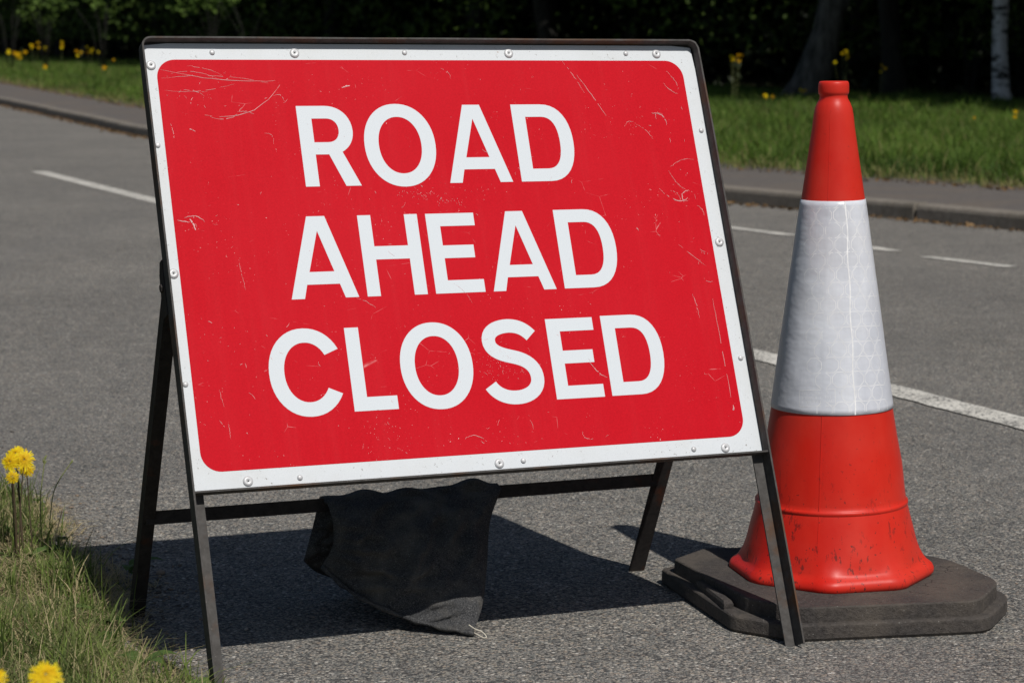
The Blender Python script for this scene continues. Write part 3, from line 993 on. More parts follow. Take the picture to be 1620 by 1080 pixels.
Fc.append(tuple(range(NRG - 1, -1, -1)))
Fc.append(tuple(NS * NRG + k for k in range(NRG)))
bag = empty('sandbag', (0.02192, 3.67595, 0), 'black woven sandbag slung over the rear rail of the sign', 'sandbag', rz=YAW)
mobj('bag_body', (V, Fc), M_BAG, bag, smooth=True)
# sewn hem along the lower edge, with a loose end of string at the tip
hp_ = [Vector(pl_eval(HEM, k / 24)) + Vector((0, -0.004, 0.001 * math.sin(k * 2.2))) for k in range(25)]
Vh, Fh = tube(hp_, [0.0045 + 0.0015 * math.sin(k * 1.7) for k in range(25)], 7)
mobj('seam', (Vh, Fh), M_BAG, bag, smooth=True)
tip = Vector(HEM[-1])
lp = [tip + Vector((0.000, -0.002, 0.002)), tip + Vector((0.004, -0.014, 0.0)), tip + Vector((0.012, -0.022, -0.004)), tip + Vector((0.018, -0.018, -0.003)), tip + Vector((0.013, -0.008, 0.004)), tip + Vector((0.003, -0.002, 0.008)), tip + Vector((-0.008, 0.002, 0.016))]
lp = [Vector(pl_eval(lp, k / 30)) for k in range(31)]
mobj('string_end', tube(lp, [0.0011] * 31, 6), M_CORD, bag, smooth=True)

# ------------------------------------------------------------ traffic cone
CX, CY = 0.6115, 4.2065
cone = empty('traffic_cone', (CX, CY, 0), 'tall red and white traffic cone on a black rubber base beside the sign', 'traffic cone')
BA = math.radians(13)
def lathe(prof, seg=96, mod=None):
    V, Fc = [], []
    for r, z in prof:
        for k in range(seg):
            a = 2 * math.pi * k / seg
            rr = r * (mod(a, z) if mod else 1)
            V.append((rr * math.cos(a), rr * math.sin(a), z))
    for i in range(len(prof) - 1):
        for k in range(seg):
            Fc.append((i * seg + k, i * seg + (k + 1) % seg, (i + 1) * seg + (k + 1) % seg, (i + 1) * seg + k))
    return V, Fc
BASE_Z = 0.058
def octmod(a, z):
    # the bottom skirt is eight-sided with rounded corners; the rest is round
    f = max(0.0, min(1.0, (0.108 - z) / 0.026))
    f = f * f * (3 - 2 * f)
    b = (a - BA + math.pi / 8) % (math.pi / 4) - math.pi / 8
    po = min(1.0 / math.cos(b), 1.056)
    return 1 + f * (po * 0.955 - 1)
prof = [(0.004, BASE_Z - 0.01), (0.178, BASE_Z - 0.006), (0.187, BASE_Z - 0.003), (0.1915, BASE_Z + 0.004), (0.1920, BASE_Z + 0.010), (0.189, BASE_Z + 0.0165), (0.184, BASE_Z + 0.021), (0.1785, BASE_Z + 0.025), (0.1735, BASE_Z + 0.031),
        (0.1665, 0.103), (0.1605, 0.120), (0.1530, 0.150), (0.1475, 0.1700), (0.1428, 0.1905), (0.1425, 0.1915), (0.1440, 0.193), (0.1438, 0.1975), (0.1420, 0.199), (0.1400, 0.201), (0.1388, 0.208), (0.1318, 0.27), (0.1225, 0.318), (0.1180, 0.345),
        (0.1140, 0.37), (0.0865, 0.57), (0.0620, 0.745), (0.0600, 0.760), (0.0395, 0.900), (0.0370, 0.922), (0.0345, 0.935), (0.0305, 0.945), (0.0265, 0.952), (0.0258, 0.957), (0.0262, 0.9595), (0.0280, 0.9615), (0.0285, 0.965), (0.0285, 0.976), (0.0278, 0.981), (0.0262, 0.984), (0.0235, 0.9845), (0.0222, 0.982), (0.0215, 0.95), (0.02, 0.90)]
def conemod(a, z):
    return octmod(a, z) * (1 + 0.0035 * math.sin(a * 2 + z * 5))
V, Fc = lathe(prof, 128, conemod)
body = mobj('cone_body', (V, Fc), M_CONE, cone, smooth=True)
for ang in (math.radians(-107), math.radians(73)):     # mould line
    pts = []
    for z in np.linspace(0.13, 0.93, 40):
        r = np.interp(z, [p[1] for p in prof[3:31]], [p[0] for p in prof[3:31]])
        pts.append((r * math.cos(ang), r * math.sin(ang), z))
    mobj('mould_seam', tube(pts, [0.0007] * 40, 5), M_CONE, body)
# white reflective sleeve
Z0, Z1, R0, R1 = 0.375, 0.766, 0.1150, 0.0608
def sl_r(z): return R0 + (R1 - R0) * (z - Z0) / (Z1 - Z0)
pr = [(sl_r(Z0) - 0.0015, Z0), (sl_r(Z0), Z0 + 0.0005)]
for k in range(1, 40):
    z = Z0 + (Z1 - Z0) * k / 40
    pr.append((sl_r(z), z))
pr += [(sl_r(Z1), Z1 - 0.0005), (sl_r(Z1) - 0.0018, Z1)]
V, Fc = lathe(pr, 128, lambda a, z: 1 + 0.0035 * math.sin(a * 2 + z * 5) + 0.0022 * math.sin(a * 9 + 4 * math.sin(z * 30)) * math.sin(z * 23) + 0.004 * math.exp(-((a - 4.433) / 0.035) ** 2))
sleeve = mobj('reflective_sleeve', (V, Fc), M_SLEEVE, cone, smooth=True)
LEAN = math.radians(-1.1)     # the cone stands a touch out of true on its base
for o_ in (body, sleeve):
    o_.rotation_euler = (0, LEAN, 0)
    o_.location = (0.0012, 0, 0)
# sealed cell pattern of the sleeve, laid out on the unrolled cone
sl_len = math.hypot(Z1 - Z0, R0 - R1)
sina = (R0 - R1) / sl_len
rho0 = R0 / sina
def on_sleeve(x, y, off=0.00018):
    """x sideways from the seam and y up the slant on the unrolled sheet -> local point"""
    ax, ay = x - xs, rho0 - y
    rho = math.hypot(ax, ay)
    th = SEAM_TH + math.atan2(ax, ay) / sina
    z = Z0 + (rho0 - rho) * (Z1 - Z0) / sl_len
    r = (sl_r(z)) * (1 + 0.0035 * math.sin((th % 6.2832) * 2 + z * 5) + 0.0022 * math.sin((th % 6.2832) * 9 + 4 * math.sin(z * 30)) * math.sin(z * 23)) + off
    return (r * math.cos(th), r * math.sin(th), z)
SEAM_TH = math.radians(-76)
xs = 0.0
parts = []
def line_on(pts, w):
    V, Fc = [], []
    for i, (x, y) in enumerate(pts):
        x0, y0 = pts[max(0, i - 1)]; x1, y1 = pts[min(len(pts) - 1, i + 1)]
        d = math.hypot(x1 - x0, y1 - y0) or 1
        nx, ny = -(y1 - y0) / d * w / 2, (x1 - x0) / d * w / 2
        V += [on_sleeve(x + nx, y + ny), on_sleeve(x - nx, y - ny)]
    return V, [(2 * i, 2 * i + 1, 2 * i + 3, 2 * i + 2) for i in range(len(pts) - 1)]
p_ = 0.0315
for r in range(-1, 16):
    for c in range(-14, 15):
        cx = xs + (c + 0.5 * (r % 2)) * p_ + 0.006
        cy = r * 0.0275 + 0.012
        if abs(cx - xs) < 0.0015 + 0.0 or not (-0.01 < cy < sl_len + 0.01):
            continue
        if abs(cx - xs) > 0.075:
            continue
        if -0.112 < cx - xs < -0.030 and 0.012 < cy < 0.058:
            continue
        pts = []
        for k in range(9):
            a = math.pi / 8 + k * math.pi / 4
            pts.append((cx + 0.0152 * math.cos(a), cy + 0.0152 * math.sin(a)))
        rr = [math.hypot(px_ - xs, rho0 - py_) for px_, py_ in pts]
        run = []
        for q_, r_ in zip(pts, rr):
            if rho0 - sl_len + 0.001 < r_ < rho0 - 0.001:
                run.append(q_)
            else:
                if len(run) > 1: parts.append(line_on(run, 0.0011))
                run = []
        if len(run) > 1:
            parts.append(line_on(run, 0.0011))
parts.append(line_on([(xs + 0.0012 * math.sin(y * 60), y) for y in np.linspace(0.001, sl_len - 0.001, 40)], 0.0026))
V, Fc = join(parts)
cells = tag(mesh_np('cell_pattern', V, Fc, M_SLINE, sleeve, smooth=True), kind='stuff')
# embossed box with worn, unreadable writing at the sleeve's foot
parts = []
bx0, bx1, by0, by1 = xs - 0.105, xs - 0.036, 0.020, 0.050
nst = 12
for (xa, ya, xb, yb) in ((bx0, by0, bx1, by0), (bx0, by1, bx1, by1), (bx0, by0, bx0, by1), (bx1, by0, bx1, by1)):
    parts.append(line_on([(xa + (xb - xa) * k / nst, ya + (yb - ya) * k / nst) for k in range(nst + 1)], 0.0009))
for row in (0.028, 0.036, 0.044):
    x = bx0 + 0.006
    while x < bx1 - 0.008:
        h = 0.0022
        seg = random.choice(([(0, -h), (0, h)], [(0, -h), (0.0015, h), (0.003, -h)], [(0, h), (0.0025, h), (0.0025, -h)], [(0, -h), (0, h), (0.0025, 0), (0, 0)]))
        parts.append(line_on([(x + a, row + b) for a, b in seg], 0.0006))
        x += random.choice((0.004, 0.0042, 0.0075))
V, Fc = join(parts)
tag(mesh_np('embossed_stamp', V, Fc, M_SLINE, sleeve, smooth=True), kind='stuff')

# rubber base: two tiers with cut corners
def tier(poly, z0, z1, bev, rad):
    """convex outline with rounded corners and a rounded upper edge; axes turned by BA"""
    m = len(poly)
    def inset(ins):
        out = []
        for k in range(m):
            p, q, r = Vector(poly[k - 1]), Vector(poly[k]), Vector(poly[(k + 1) % m])
            d0, d1 = (q - p).normalized(), (r - q).normalized()
            n0, n1 = Vector((-d0.y, d0.x)), Vector((-d1.y, d1.x))
            out.append(q + (n0 + n1) * (ins / (1 + n0.dot(n1))))
        return out
    def loop(ins, z):
        P_ = inset(ins)
        out = []
        for k in range(m):
            p, q, r = P_[k - 1], P_[k], P_[(k + 1) % m]
            rr = rad[k] if isinstance(rad, (list, tuple)) else rad
            e0 = q + (p - q).normalized() * min(rr, (p - q).length * 0.45)
            e1 = q + (r - q).normalized() * min(rr, (r - q).length * 0.45)
            for f in (0, 0.2, 0.4, 0.6, 0.8, 1):
                out.append(e0 * (1 - f) ** 2 + q * (2 * f * (1 - f)) + e1 * f * f)
        return [(p[0] * math.cos(BA) - p[1] * math.sin(BA), p[0] * math.sin(BA) + p[1] * math.cos(BA), z + (0.0004 * math.sin(i * 0.7) if z > 0.01 else 0)) for i, p in enumerate(out)]
    Ls = [loop(0.004, z0), loop(0, z0 + 0.006), loop(0.0005, z1 - bev), loop(bev * 0.15, z1 - bev * 0.55), loop(bev * 0.5, z1 - bev * 0.15), loop(bev, z1)]
    V = [p for L in Ls for p in L]
    n_ = len(Ls[0])
    Fc = [(i * n_ + k, i * n_ + (k + 1) % n_, (i + 1) * n_ + (k + 1) % n_, (i + 1) * n_ + k) for i in range(5) for k in range(n_)]
    Fc += [tuple(range(n_ - 1, -1, -1)), tuple(5 * n_ + k for k in range(n_))]
    return V, Fc
LOWP = [(-0.262, -0.190), (-0.176, -0.284), (0.190, -0.298), (0.300, -0.155), (0.280, 0.055), (0.130, 0.215), (-0.190, 0.245), (-0.282, 0.187)]
RADS = [0.014, 0.016, 0.035, 0.040, 0.05, 0.05, 0.02, 0.010]
base = mobj('rubber_base', tier(LOWP, 0.0, 0.031, 0.006, RADS), M_RUB, cone)
UPP = [(-0.228, -0.178), (-0.160, -0.266), (0.178, -0.281), (0.281, -0.148), (0.262, 0.048), (0.120, 0.197), (-0.180, 0.228), (-0.268, 0.150)]
mobj('base_upper_tier', tier(UPP, 0.024, BASE_Z, 0.0045, RADS), M_RUB, base)
for (cx, cy, lx, ly) in ((-0.252, -0.06, 0.009, 0.085),):
    c_, s_ = math.cos(BA), math.sin(BA)
    rot = 0 if ly > lx else math.radians(-42)
    V = []
    for z, k in ((0.028, 1.0), (0.040, 1.0), (0.045, 0.8)):
        for sx, sy in ((-1, -1), (1, -1), (1, 1), (-1, 1)):
            a, b = sx * lx * k, sy * ly * (0.9 if k < 1 else 1)
            a, b = a * math.cos(rot) - b * math.sin(rot) + cx, a * math.sin(rot) + b * math.cos(rot) + cy
            V.append((a * c_ - b * s_, a * s_ + b * c_, z))
    Fc = [(i * 4 + k, i * 4 + (k + 1) % 4, (i + 1) * 4 + (k + 1) % 4, (i + 1) * 4 + k) for i in range(2) for k in range(4)] + [(3, 2, 1, 0), (8, 9, 10, 11)]
    mobj('grip_lug', (V, Fc), M_RUB, base)

# ------------------------------------------------------------ grass
def blades(P, L, Wd, lean_dir, lean, tint, dry, seg=3):
    """P (n,3) roots; returns verts, quads, colours of curved tapering blades"""
    n = len(P)
    ld = np.stack([np.cos(lean_dir), np.sin(lean_dir), np.zeros(n)], -1)
    fa = lean_dir + rng.uniform(-1.3, 1.3, n) + math.pi / 2
    wd = np.stack([np.cos(fa), np.sin(fa), np.zeros(n)], -1)
    V = np.zeros((n, (seg + 1) * 2, 3), dtype=np.float32)
    for k in range(seg + 1):
        f = k / seg
        h = L * (f - 0.35 * lean * f * f)
        off = L * lean * f * f * 0.8
        c = P + ld * off[:, None] + np.array([0, 0, 1]) * h[:, None]
        w = Wd * (1 - f ** 1.6) * 0.5 + 0.00025
        V[:, 2 * k] = c - wd * w[:, None]
        V[:, 2 * k + 1] = c + wd * w[:, None]
    b = np.arange(n)[:, None] * ((seg + 1) * 2)
    Fq = np.concatenate([b + np.array([2 * k, 2 * k + 1, 2 * k + 3, 2 * k + 2]) for k in range(seg)], 0)
    col = np.zeros((n, (seg + 1) * 2, 3), dtype=np.float32)
    col[..., 0] = tint[:, None]
    col[..., 1] = dry[:, None]
    return V.reshape(-1, 3), Fq, col.reshape(-1, 3)

# near verge
n = 62000
s = rng.uniform(2.3, 9.0, n)
q = rng.gamma(1.6, 0.22, n)
e = near_t(s)
t = e - q + 0.015
P = rw_np(s, t, np.full(n, 0.0))
z, x, y = project(P)
keep = (z > 2.2) & (x > -260) & (x < 420) & (y < 1500)
s, q, t, P = s[keep], q[keep], t[keep], P[keep]
n = len(s)
tuft = np.array([mnoise.noise(Vector((a * 4.0, b * 4.0, 0))) for a, b in zip(s, t)])
bare = np.array([mnoise.noise(Vector((a * 9.0, b * 9.0, 5))) for a, b in zip(s, t)])
keep = rng.random(n) < np.clip(0.75 + bare * 2.2, 0.12, 1)
s, q, t, P, tuft, bare = s[keep], q[keep], t[keep], P[keep], tuft[keep], bare[keep]
n = len(s)
P[:, 2] = -0.012 + 0.045 * (1 - np.exp(-np.maximum(q - 0.04, 0) / 0.07))
L = (0.030 + 0.050 * rng.random(n) ** 1.5) * np.clip(1 + 1.5 * tuft, 0.35, 2.2) * (0.55 + 0.6 * np.clip(q / 0.15, 0, 1))
tall = rng.random(n) < 0.05
L[tall] *= 1.9
L = np.minimum(L, 0.125)
far = np.clip((s - 4.3) / 0.6, 0, 1)
L *= 1 + 0.35 * far
Vn, Fn, Cn = blades(P, L, rng.uniform(0.0012, 0.0032, n), rng.uniform(0, 2 * math.pi, n) * 0.75 - 0.6, rng.uniform(0.15, 1.15, n), rng.random(n), np.where(rng.random(n) < np.clip(0.20 - 0.5 * bare, 0.05, 0.5), rng.uniform(0.6, 1, n), rng.uniform(0, 0.3, n)))
# longer, wilder blades in tufts over the turf
nt_ = 150
tc_s = rng.uniform(2.9, 5.6, nt_); tc_q = np.abs(rng.normal(0.16, 0.2, nt_))
per = 26
ls = np.repeat(tc_s, per) + rng.normal(0, 0.022, nt_ * per)
lq = np.repeat(tc_q, per) + rng.normal(0, 0.018, nt_ * per)
lt = near_t(ls) - lq
PL2 = rw_np(ls, lt, 0.0 + 0.03 * np.clip(lq / 0.1, 0, 1))
tl = np.repeat(rng.uniform(0.05, 0.115, nt_), per) * rng.uniform(0.5, 1.15, nt_ * per)
tt_ = np.repeat(rng.uniform(0.1, 1.0, nt_), per)
td = np.where(rng.random(nt_ * per) < 0.12, 0.9, 0.05)
V2, F2, C2 = blades(PL2, tl, rng.uniform(0.0018, 0.0042, nt_ * per), rng.uniform(0, 6.28, nt_ * per), rng.uniform(0.1, 1.0, nt_ * per), np.clip(tt_ + rng.normal(0, .15, nt_ * per), 0, 1), td, 4)
Fn = np.concatenate([Fn, F2 + len(Vn)]); Vn = np.concatenate([Vn, V2]); Cn = np.concatenate([Cn, C2])
tag(mesh_np('roadside_grass', Vn, Fn, M_GRASS_NEAR, colors=Cn), kind='stuff')
# dead thatch lying among the blades
n = 13000
s = rng.uniform(2.6, 6.5, n); q = rng.gamma(1.3, 0.2, n)
t = near_t(s) - q + 0.05
P = rw_np(s, t, 0.004 + 0.035 * (1 - np.exp(-np.maximum(q - 0.05, 0) / 0.07)))
Vn, Fn, Cn = blades(P, rng.uniform(0.02, 0.07, n), rng.uniform(0.001, 0.0022, n), rng.uniform(0, 6.28, n), rng.uniform(1.6, 2.3, n), rng.random(n), np.full(n, 0.95), 2)
tag(mesh_np('dry_thatch', Vn, Fn, M_GRASS_NEAR, colors=Cn), kind='stuff')

# far verge
sets = []
for (s0, s1, dens) in ((11.5, 20, 950), (20, 30, 750), (30, 45, 330), (45, 70, 150), (70, 115, 60)):
    tmax = 20.5
    n = int((s1 - s0) * 11 * dens)
    s = rng.uniform(s0, s1, n)
    t = rng.uniform(7.8, tmax, n)
    vt = verge_t(s)
    ragg = 0.12 * np.sin(s * 5.1) + 0.10 * np.sin(s * 13.7 + 1) + 0.05 * np.sin(s * 31)
    keep = t > vt + ragg - 0.05 + 0.06 * rng.standard_normal(n)
    s, t = s[keep], t[keep]
    P = rw_np(s, t, np.full(len(s), 0.12))
    z, x, y = project(P)
    keep = (x > -300) & (x < 1950)
    s, t, P = s[keep], t[keep], P[keep]
    n = len(s)
    cl = np.array([mnoise.noise(Vector((a * 1.6, b * 1.6, 2))) for a, b in zip(s, t)])
    cl2 = np.array([mnoise.noise(Vector((a * 0.5, b * 0.5, 8))) for a, b in zip(s, t)])
    edge = np.clip((t - verge_t(s)) / 0.7, 0, 1)
    L = (0.085 + 0.12 * rng.random(n)) * (1 + 0.75 * cl) * (0.4 + 0.6 * edge)
    d = np.hypot(P[:, 0], P[:, 1])
    tint = np.clip(0.45 + 0.55 * cl2 + 0.45 * cl + 0.3 * rng.standard_normal(n), 0, 1)
    dry = np.where(rng.random(n) < 0.10 + 0.6 * (1 - edge) ** 2, 0.85, 0.08)
    sets.append(blades(P, L, 0.006 + 0.00028 * d, rng.uniform(0, 6.28, n), rng.uniform(0.2, 1.1, n), tint, dry, 2))
o = 0
VV, FF, CC = [], [], []
for v, f, c in sets:
    VV.append(v); FF.append(f + o); CC.append(c); o += len(v)
tag(mesh_np('verge_grass', np.concatenate(VV), np.concatenate(FF), M_GRASS_FAR, colors=np.concatenate(CC)), kind='stuff')

# ------------------------------------------------------------ leaves, litter, stones
def cards(C, size, mat, name, parent=None, flatness=0.0, tint=None, ratio=0.6):
    """folded leaf cards at centres C"""
    n = len(C)
    a = rng.standard_normal((n, 3)); a[:, 2] *= (1 - flatness)
    a /= np.linalg.norm(a, axis=1)[:, None]
    b = rng.standard_normal((n, 3)); b[:, 2] *= (1 - flatness)
    b -= (a * b).sum(1)[:, None] * a
    b /= np.linalg.norm(b, axis=1)[:, None]
    c = np.cross(a, b)
    sz = size if np.ndim(size) else np.full(n, size)
    a *= sz[:, None] * 0.5; b *= (sz * ratio * 0.5)[:, None]; c *= (sz * 0.12)[:, None]
    V = np.stack([C - a, C + b + c - a * 0.1, C + a, C - b + c - a * 0.1], 1).reshape(-1, 3)
    i = np.arange(n)[:, None] * 4
    Fq = np.concatenate([i + np.array([0, 1, 2]), i + np.array([0, 2, 3])], 0)
    t = tint if tint is not None else rng.random(n)
    col = np.repeat(np.stack([t, np.zeros(n), np.zeros(n)], -1), 4, 0)
    return mesh_np(name, V, Fq, mat, parent, colors=col)

n = 5200
s = rng.uniform(8, 50, n)
side = rng.random(n) < 0.55
t = np.where(side, kerb_t(s) - np.abs(rng.normal(0, 0.06, n)) - 0.02, verge_t(s) - np.abs(rng.normal(0, 0.10, n)))
zz = np.where(side, 0.012, 0.108)
cards(rw_np(s, t, zz), rng.uniform(0.02, 0.055, n), M_LITTER, 'leaf_litter', flatness=0.8)
tag(bpy.data.objects['leaf_litter'], kind='stuff')

def pebble_mesh(P, R, mat, name):
    base = np.array([[1, 0, 0], [-1, 0, 0], [0, 1, 0], [0, -1, 0], [0, 0, 1], [0, 0, -1]], float)
    # octahedron split once and pushed out to a rounded stone
    f0 = [(0, 2, 4), (2, 1, 4), (1, 3, 4), (3, 0, 4), (2, 0, 5), (1, 2, 5), (3, 1, 5), (0, 3, 5)]
    vs = [tuple(v) for v in base]; fs = []
    idx = {v: i for i, v in enumerate(vs)}
    def mid(a, b):
        m = np.array(vs[a]) + np.array(vs[b]); m = tuple(m / np.linalg.norm(m))
        if m not in idx:
            idx[m] = len(vs); vs.append(m)
        return idx[m]
    for a, b, c in f0:
        ab, bc, ca = mid(a, b), mid(b, c), mid(c, a)
        fs += [(a, ab, ca), (ab, b, bc), (ca, bc, c), (ab, bc, ca)]
    B = np.array(vs); Fb = np.array(fs)
    n = len(P); m = len(B)
    sc_ = rng.uniform(0.6, 1.3, (n, 1, 3)) * R[:, None, None]
    sc_[..., 2] *= 0.6
    V = B[None] * sc_ * (1 + 0.12 * rng.standard_normal((n, m, 1))) + P[:, None, :]
    Fq = (np.arange(n)[:, None, None] * m + Fb[None]).reshape(-1, 3)
    col = np.repeat(np.stack([rng.random(n)] * 3, -1), m, 0)
    return mesh_np(name, V.reshape(-1, 3), Fq, mat, smooth=True, colors=col)
def mat_pebble():
    m = NT('gravel_stone')
    a = m.n('Attribute', _attribute_name='tint')
    sep = m.n('SeparateColor', Color=a.outputs['Color'])
    c = m.ramp(sep.outputs[0], [(0, (0.07, 0.065, 0.06)), (0.5, (0.17, 0.15, 0.13)), (0.8, (0.24, 0.18, 0.13)), (1, (0.42, 0.39, 0.35))])
    return m.fin(c, 0.85, m.bump(m.noise(300, 3), 0.4, 0.001))
M_PEB = mat_pebble()
n = 3400
s = rng.uniform(2.5, 9, n)
t = near_t(s) + 0.02 + rng.gamma(1.1, 0.045, n)
R = rng.uniform(0.0015, 0.0038, n) * np.where(rng.random(n) < 0.04, 2.2, 1)
tag(pebble_mesh(rw_np(s, t, R * 0.35), R, M_PEB, 'loose_gravel'), kind='stuff')
n = 1500
s = rng.uniform(2.5, 16, n); t = rng.uniform(1.05, 5.5, n)
R = rng.uniform(0.0015, 0.003, n)
tag(pebble_mesh(rw_np(s, t, R * 0.3), R, M_PEB, 'scattered_grit'), kind='stuff')

# ------------------------------------------------------------ wood: trees, undergrowth
def blob_points(n, centre, rad, hollow=0.35):
    d = rng.standard_normal((n, 3)); d /= np.linalg.norm(d, axis=1)[:, None]
    r = (hollow + (1 - hollow) * rng.random(n)) ** (1 / 2.0)
    return np.array(centre) + d * r[:, None] * np.array(rad)
crown_meshes = []
for v in range(3):
    pts = []
    for _ in range(34):
        a, rr = rng.uniform(0, 6.28), 4.6 * math.sqrt(rng.random())
        zc = rng.uniform(3.6, 10.0)
        k = 1 - 0.5 * max(0, (zc - 6) / 5)
        pts.append(blob_points(170, (rr * k * math.cos(a), rr * k * math.sin(a), zc), (1.5, 1.5, 1.0)))
    pts = np.concatenate(pts)
    o = cards(pts, rng.uniform(0.35, 0.6, len(pts)), M_CROWN, 'crown')
    crown_meshes.append(o.data)
    bpy.data.objects.remove(o)

def tree(name, label, s, t, r0, r1, lean, mat, cat='tree', group=None, h=9.0, zc=0.0, seed=0, world=None):
    x, y = world if world else rw(s, t)[:2]
    root = empty(name, (x, y, 0.1), label, cat, group)
    R = random.Random(seed)
    pts, rad = [], []
    for k in range(15):
        f = k / 14
        z = -0.15 + h * f ** 1.6
        pts.append(Vector((lean[0] * z + 0.06 * math.sin(z * 1.7 + seed), lean[1] * z + 0.05 * math.cos(z * 1.3 + seed), z)))
        flare = 0.45 * math.exp(-max(z, 0) / 0.35)
        rad.append(max(0.03, (r0 + (r1 - r0) * min(1, z / 2.5) if z < 2.5 else r1 * (1 - 0.75 * (z - 2.5) / h)) * (1 + flare)))
    Vt, Ft = tube(pts, rad, 14)
    Vt = [v + Vector((mnoise.noise(v * 2.3) * rad[0] * 0.22, mnoise.noise(v * 2.3 + Vector((9, 0, 0))) * rad[0] * 0.22, 0)) for v in Vt]
    mobj('trunk', (Vt, Ft), mat, root, smooth=True)
    for k in range(4):
        zb = R.uniform(3.2, 6.0); a = R.uniform(0, 6.28)
        b = Vector((lean[0] * zb, lean[1] * zb, zb))
        e = b + Vector((math.cos(a) * 2.6, math.sin(a) * 2.6, 1.8))
        mobj('limb', tube([b, b.lerp(e, 0.5) + Vector((0, 0, 0.3)), e], [r1 * 0.45, r1 * 0.3, r1 * 0.1], 7), mat, root, smooth=True)
    c = put('crown', crown_meshes[seed % 3], root)
    c.rotation_euler = (0, 0, R.uniform(0, 6.28))
    c.location = (0, 0, zc)
    return root
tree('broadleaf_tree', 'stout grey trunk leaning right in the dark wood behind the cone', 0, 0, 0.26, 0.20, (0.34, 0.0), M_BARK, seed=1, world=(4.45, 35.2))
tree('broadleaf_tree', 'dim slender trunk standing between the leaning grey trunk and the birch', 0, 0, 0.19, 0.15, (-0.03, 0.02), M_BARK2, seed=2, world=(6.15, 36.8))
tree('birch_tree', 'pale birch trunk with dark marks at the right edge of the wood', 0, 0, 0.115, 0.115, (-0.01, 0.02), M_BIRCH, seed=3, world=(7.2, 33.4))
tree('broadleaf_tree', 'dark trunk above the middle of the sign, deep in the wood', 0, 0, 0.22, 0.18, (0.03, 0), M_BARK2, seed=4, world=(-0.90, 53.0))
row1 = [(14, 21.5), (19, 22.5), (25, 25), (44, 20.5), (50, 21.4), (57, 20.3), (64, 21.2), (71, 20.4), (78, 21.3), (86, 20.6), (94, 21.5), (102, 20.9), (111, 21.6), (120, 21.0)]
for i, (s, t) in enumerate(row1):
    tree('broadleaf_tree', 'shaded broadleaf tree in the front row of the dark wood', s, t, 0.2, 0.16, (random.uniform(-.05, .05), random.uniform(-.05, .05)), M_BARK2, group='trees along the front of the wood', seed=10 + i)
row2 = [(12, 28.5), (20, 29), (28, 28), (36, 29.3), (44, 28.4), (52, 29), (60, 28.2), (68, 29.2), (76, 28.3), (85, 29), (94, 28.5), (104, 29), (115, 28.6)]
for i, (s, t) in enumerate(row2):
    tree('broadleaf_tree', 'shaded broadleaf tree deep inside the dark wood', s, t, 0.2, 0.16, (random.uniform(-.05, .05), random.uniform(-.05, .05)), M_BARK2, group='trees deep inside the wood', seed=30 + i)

# understorey: leaf mass that closes the view into the wood
def mass(n, s0, s1, t0, t1, z0, z1, size, name, mat, p=1.0):
    s = rng.uniform(s0, s1, n); t = rng.uniform(t0, t1, n)
    z = z0 + (z1 - z0) * rng.random(n) ** p
    k = np.array([mnoise.noise(Vector((a * 0.35, b * 0.35, c * 0.6))) for a, b, c in zip(s, t, z)])
    kp = k > -0.25
    C = rw_np(s[kp], t[kp], z[kp])
    o = cards(C, rng.uniform(0.7, 1.3, len(C)) * size, mat, name)
    return tag(o, kind='stuff')
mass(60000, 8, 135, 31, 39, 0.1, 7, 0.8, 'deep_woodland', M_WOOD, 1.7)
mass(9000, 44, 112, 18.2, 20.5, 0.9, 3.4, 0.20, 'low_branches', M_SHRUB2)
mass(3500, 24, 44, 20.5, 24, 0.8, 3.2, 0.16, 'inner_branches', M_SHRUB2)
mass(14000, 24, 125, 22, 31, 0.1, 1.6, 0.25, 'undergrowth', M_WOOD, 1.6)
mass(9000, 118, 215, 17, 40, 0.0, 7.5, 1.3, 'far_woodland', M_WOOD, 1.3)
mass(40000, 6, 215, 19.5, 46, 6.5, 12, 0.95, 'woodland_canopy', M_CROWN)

# lit saplings and shrubs at the wood's front edge
def shrub(name, label, world, h, n, spread, size, group=None, seed=0, z0=0.5, clumps=7, cat='shrub', lift=0.0):
    root = empty(name, (world[0], world[1], 0.1), label, cat, group)
    R = random.Random(seed)
    tubes, C = [], []
    for k in range(clumps):
        a = R.uniform(0, 6.28); rr = R.uniform(0.2, 1) * spread
        zt = R.uniform(z0, h)
        e = Vector((rr * math.cos(a), rr * math.sin(a), zt))
        m = Vector((e.x * 0.35, e.y * 0.35, zt * 0.6))
        tubes.append(tube([(0.03 * math.cos(a), 0.03 * math.sin(a), -0.1), m, e], [0.012, 0.007, 0.003], 5))
        C.append(blob_points(n // clumps, e, (spread * 0.33, spread * 0.33, spread * 0.24), 0.05))
    mobj('stem', join(tubes), M_BARK2, root, smooth=True)
    cards(np.concatenate(C), rng.uniform(0.6, 1.2, sum(len(c) for c in C)) * size, M_SHRUB, 'foliage', root)
    return root
def ahead(px, y_, z=0):
    """world x for an image column at a given distance, used for the far background plants"""
    return (px - 810) / F_PX * y_
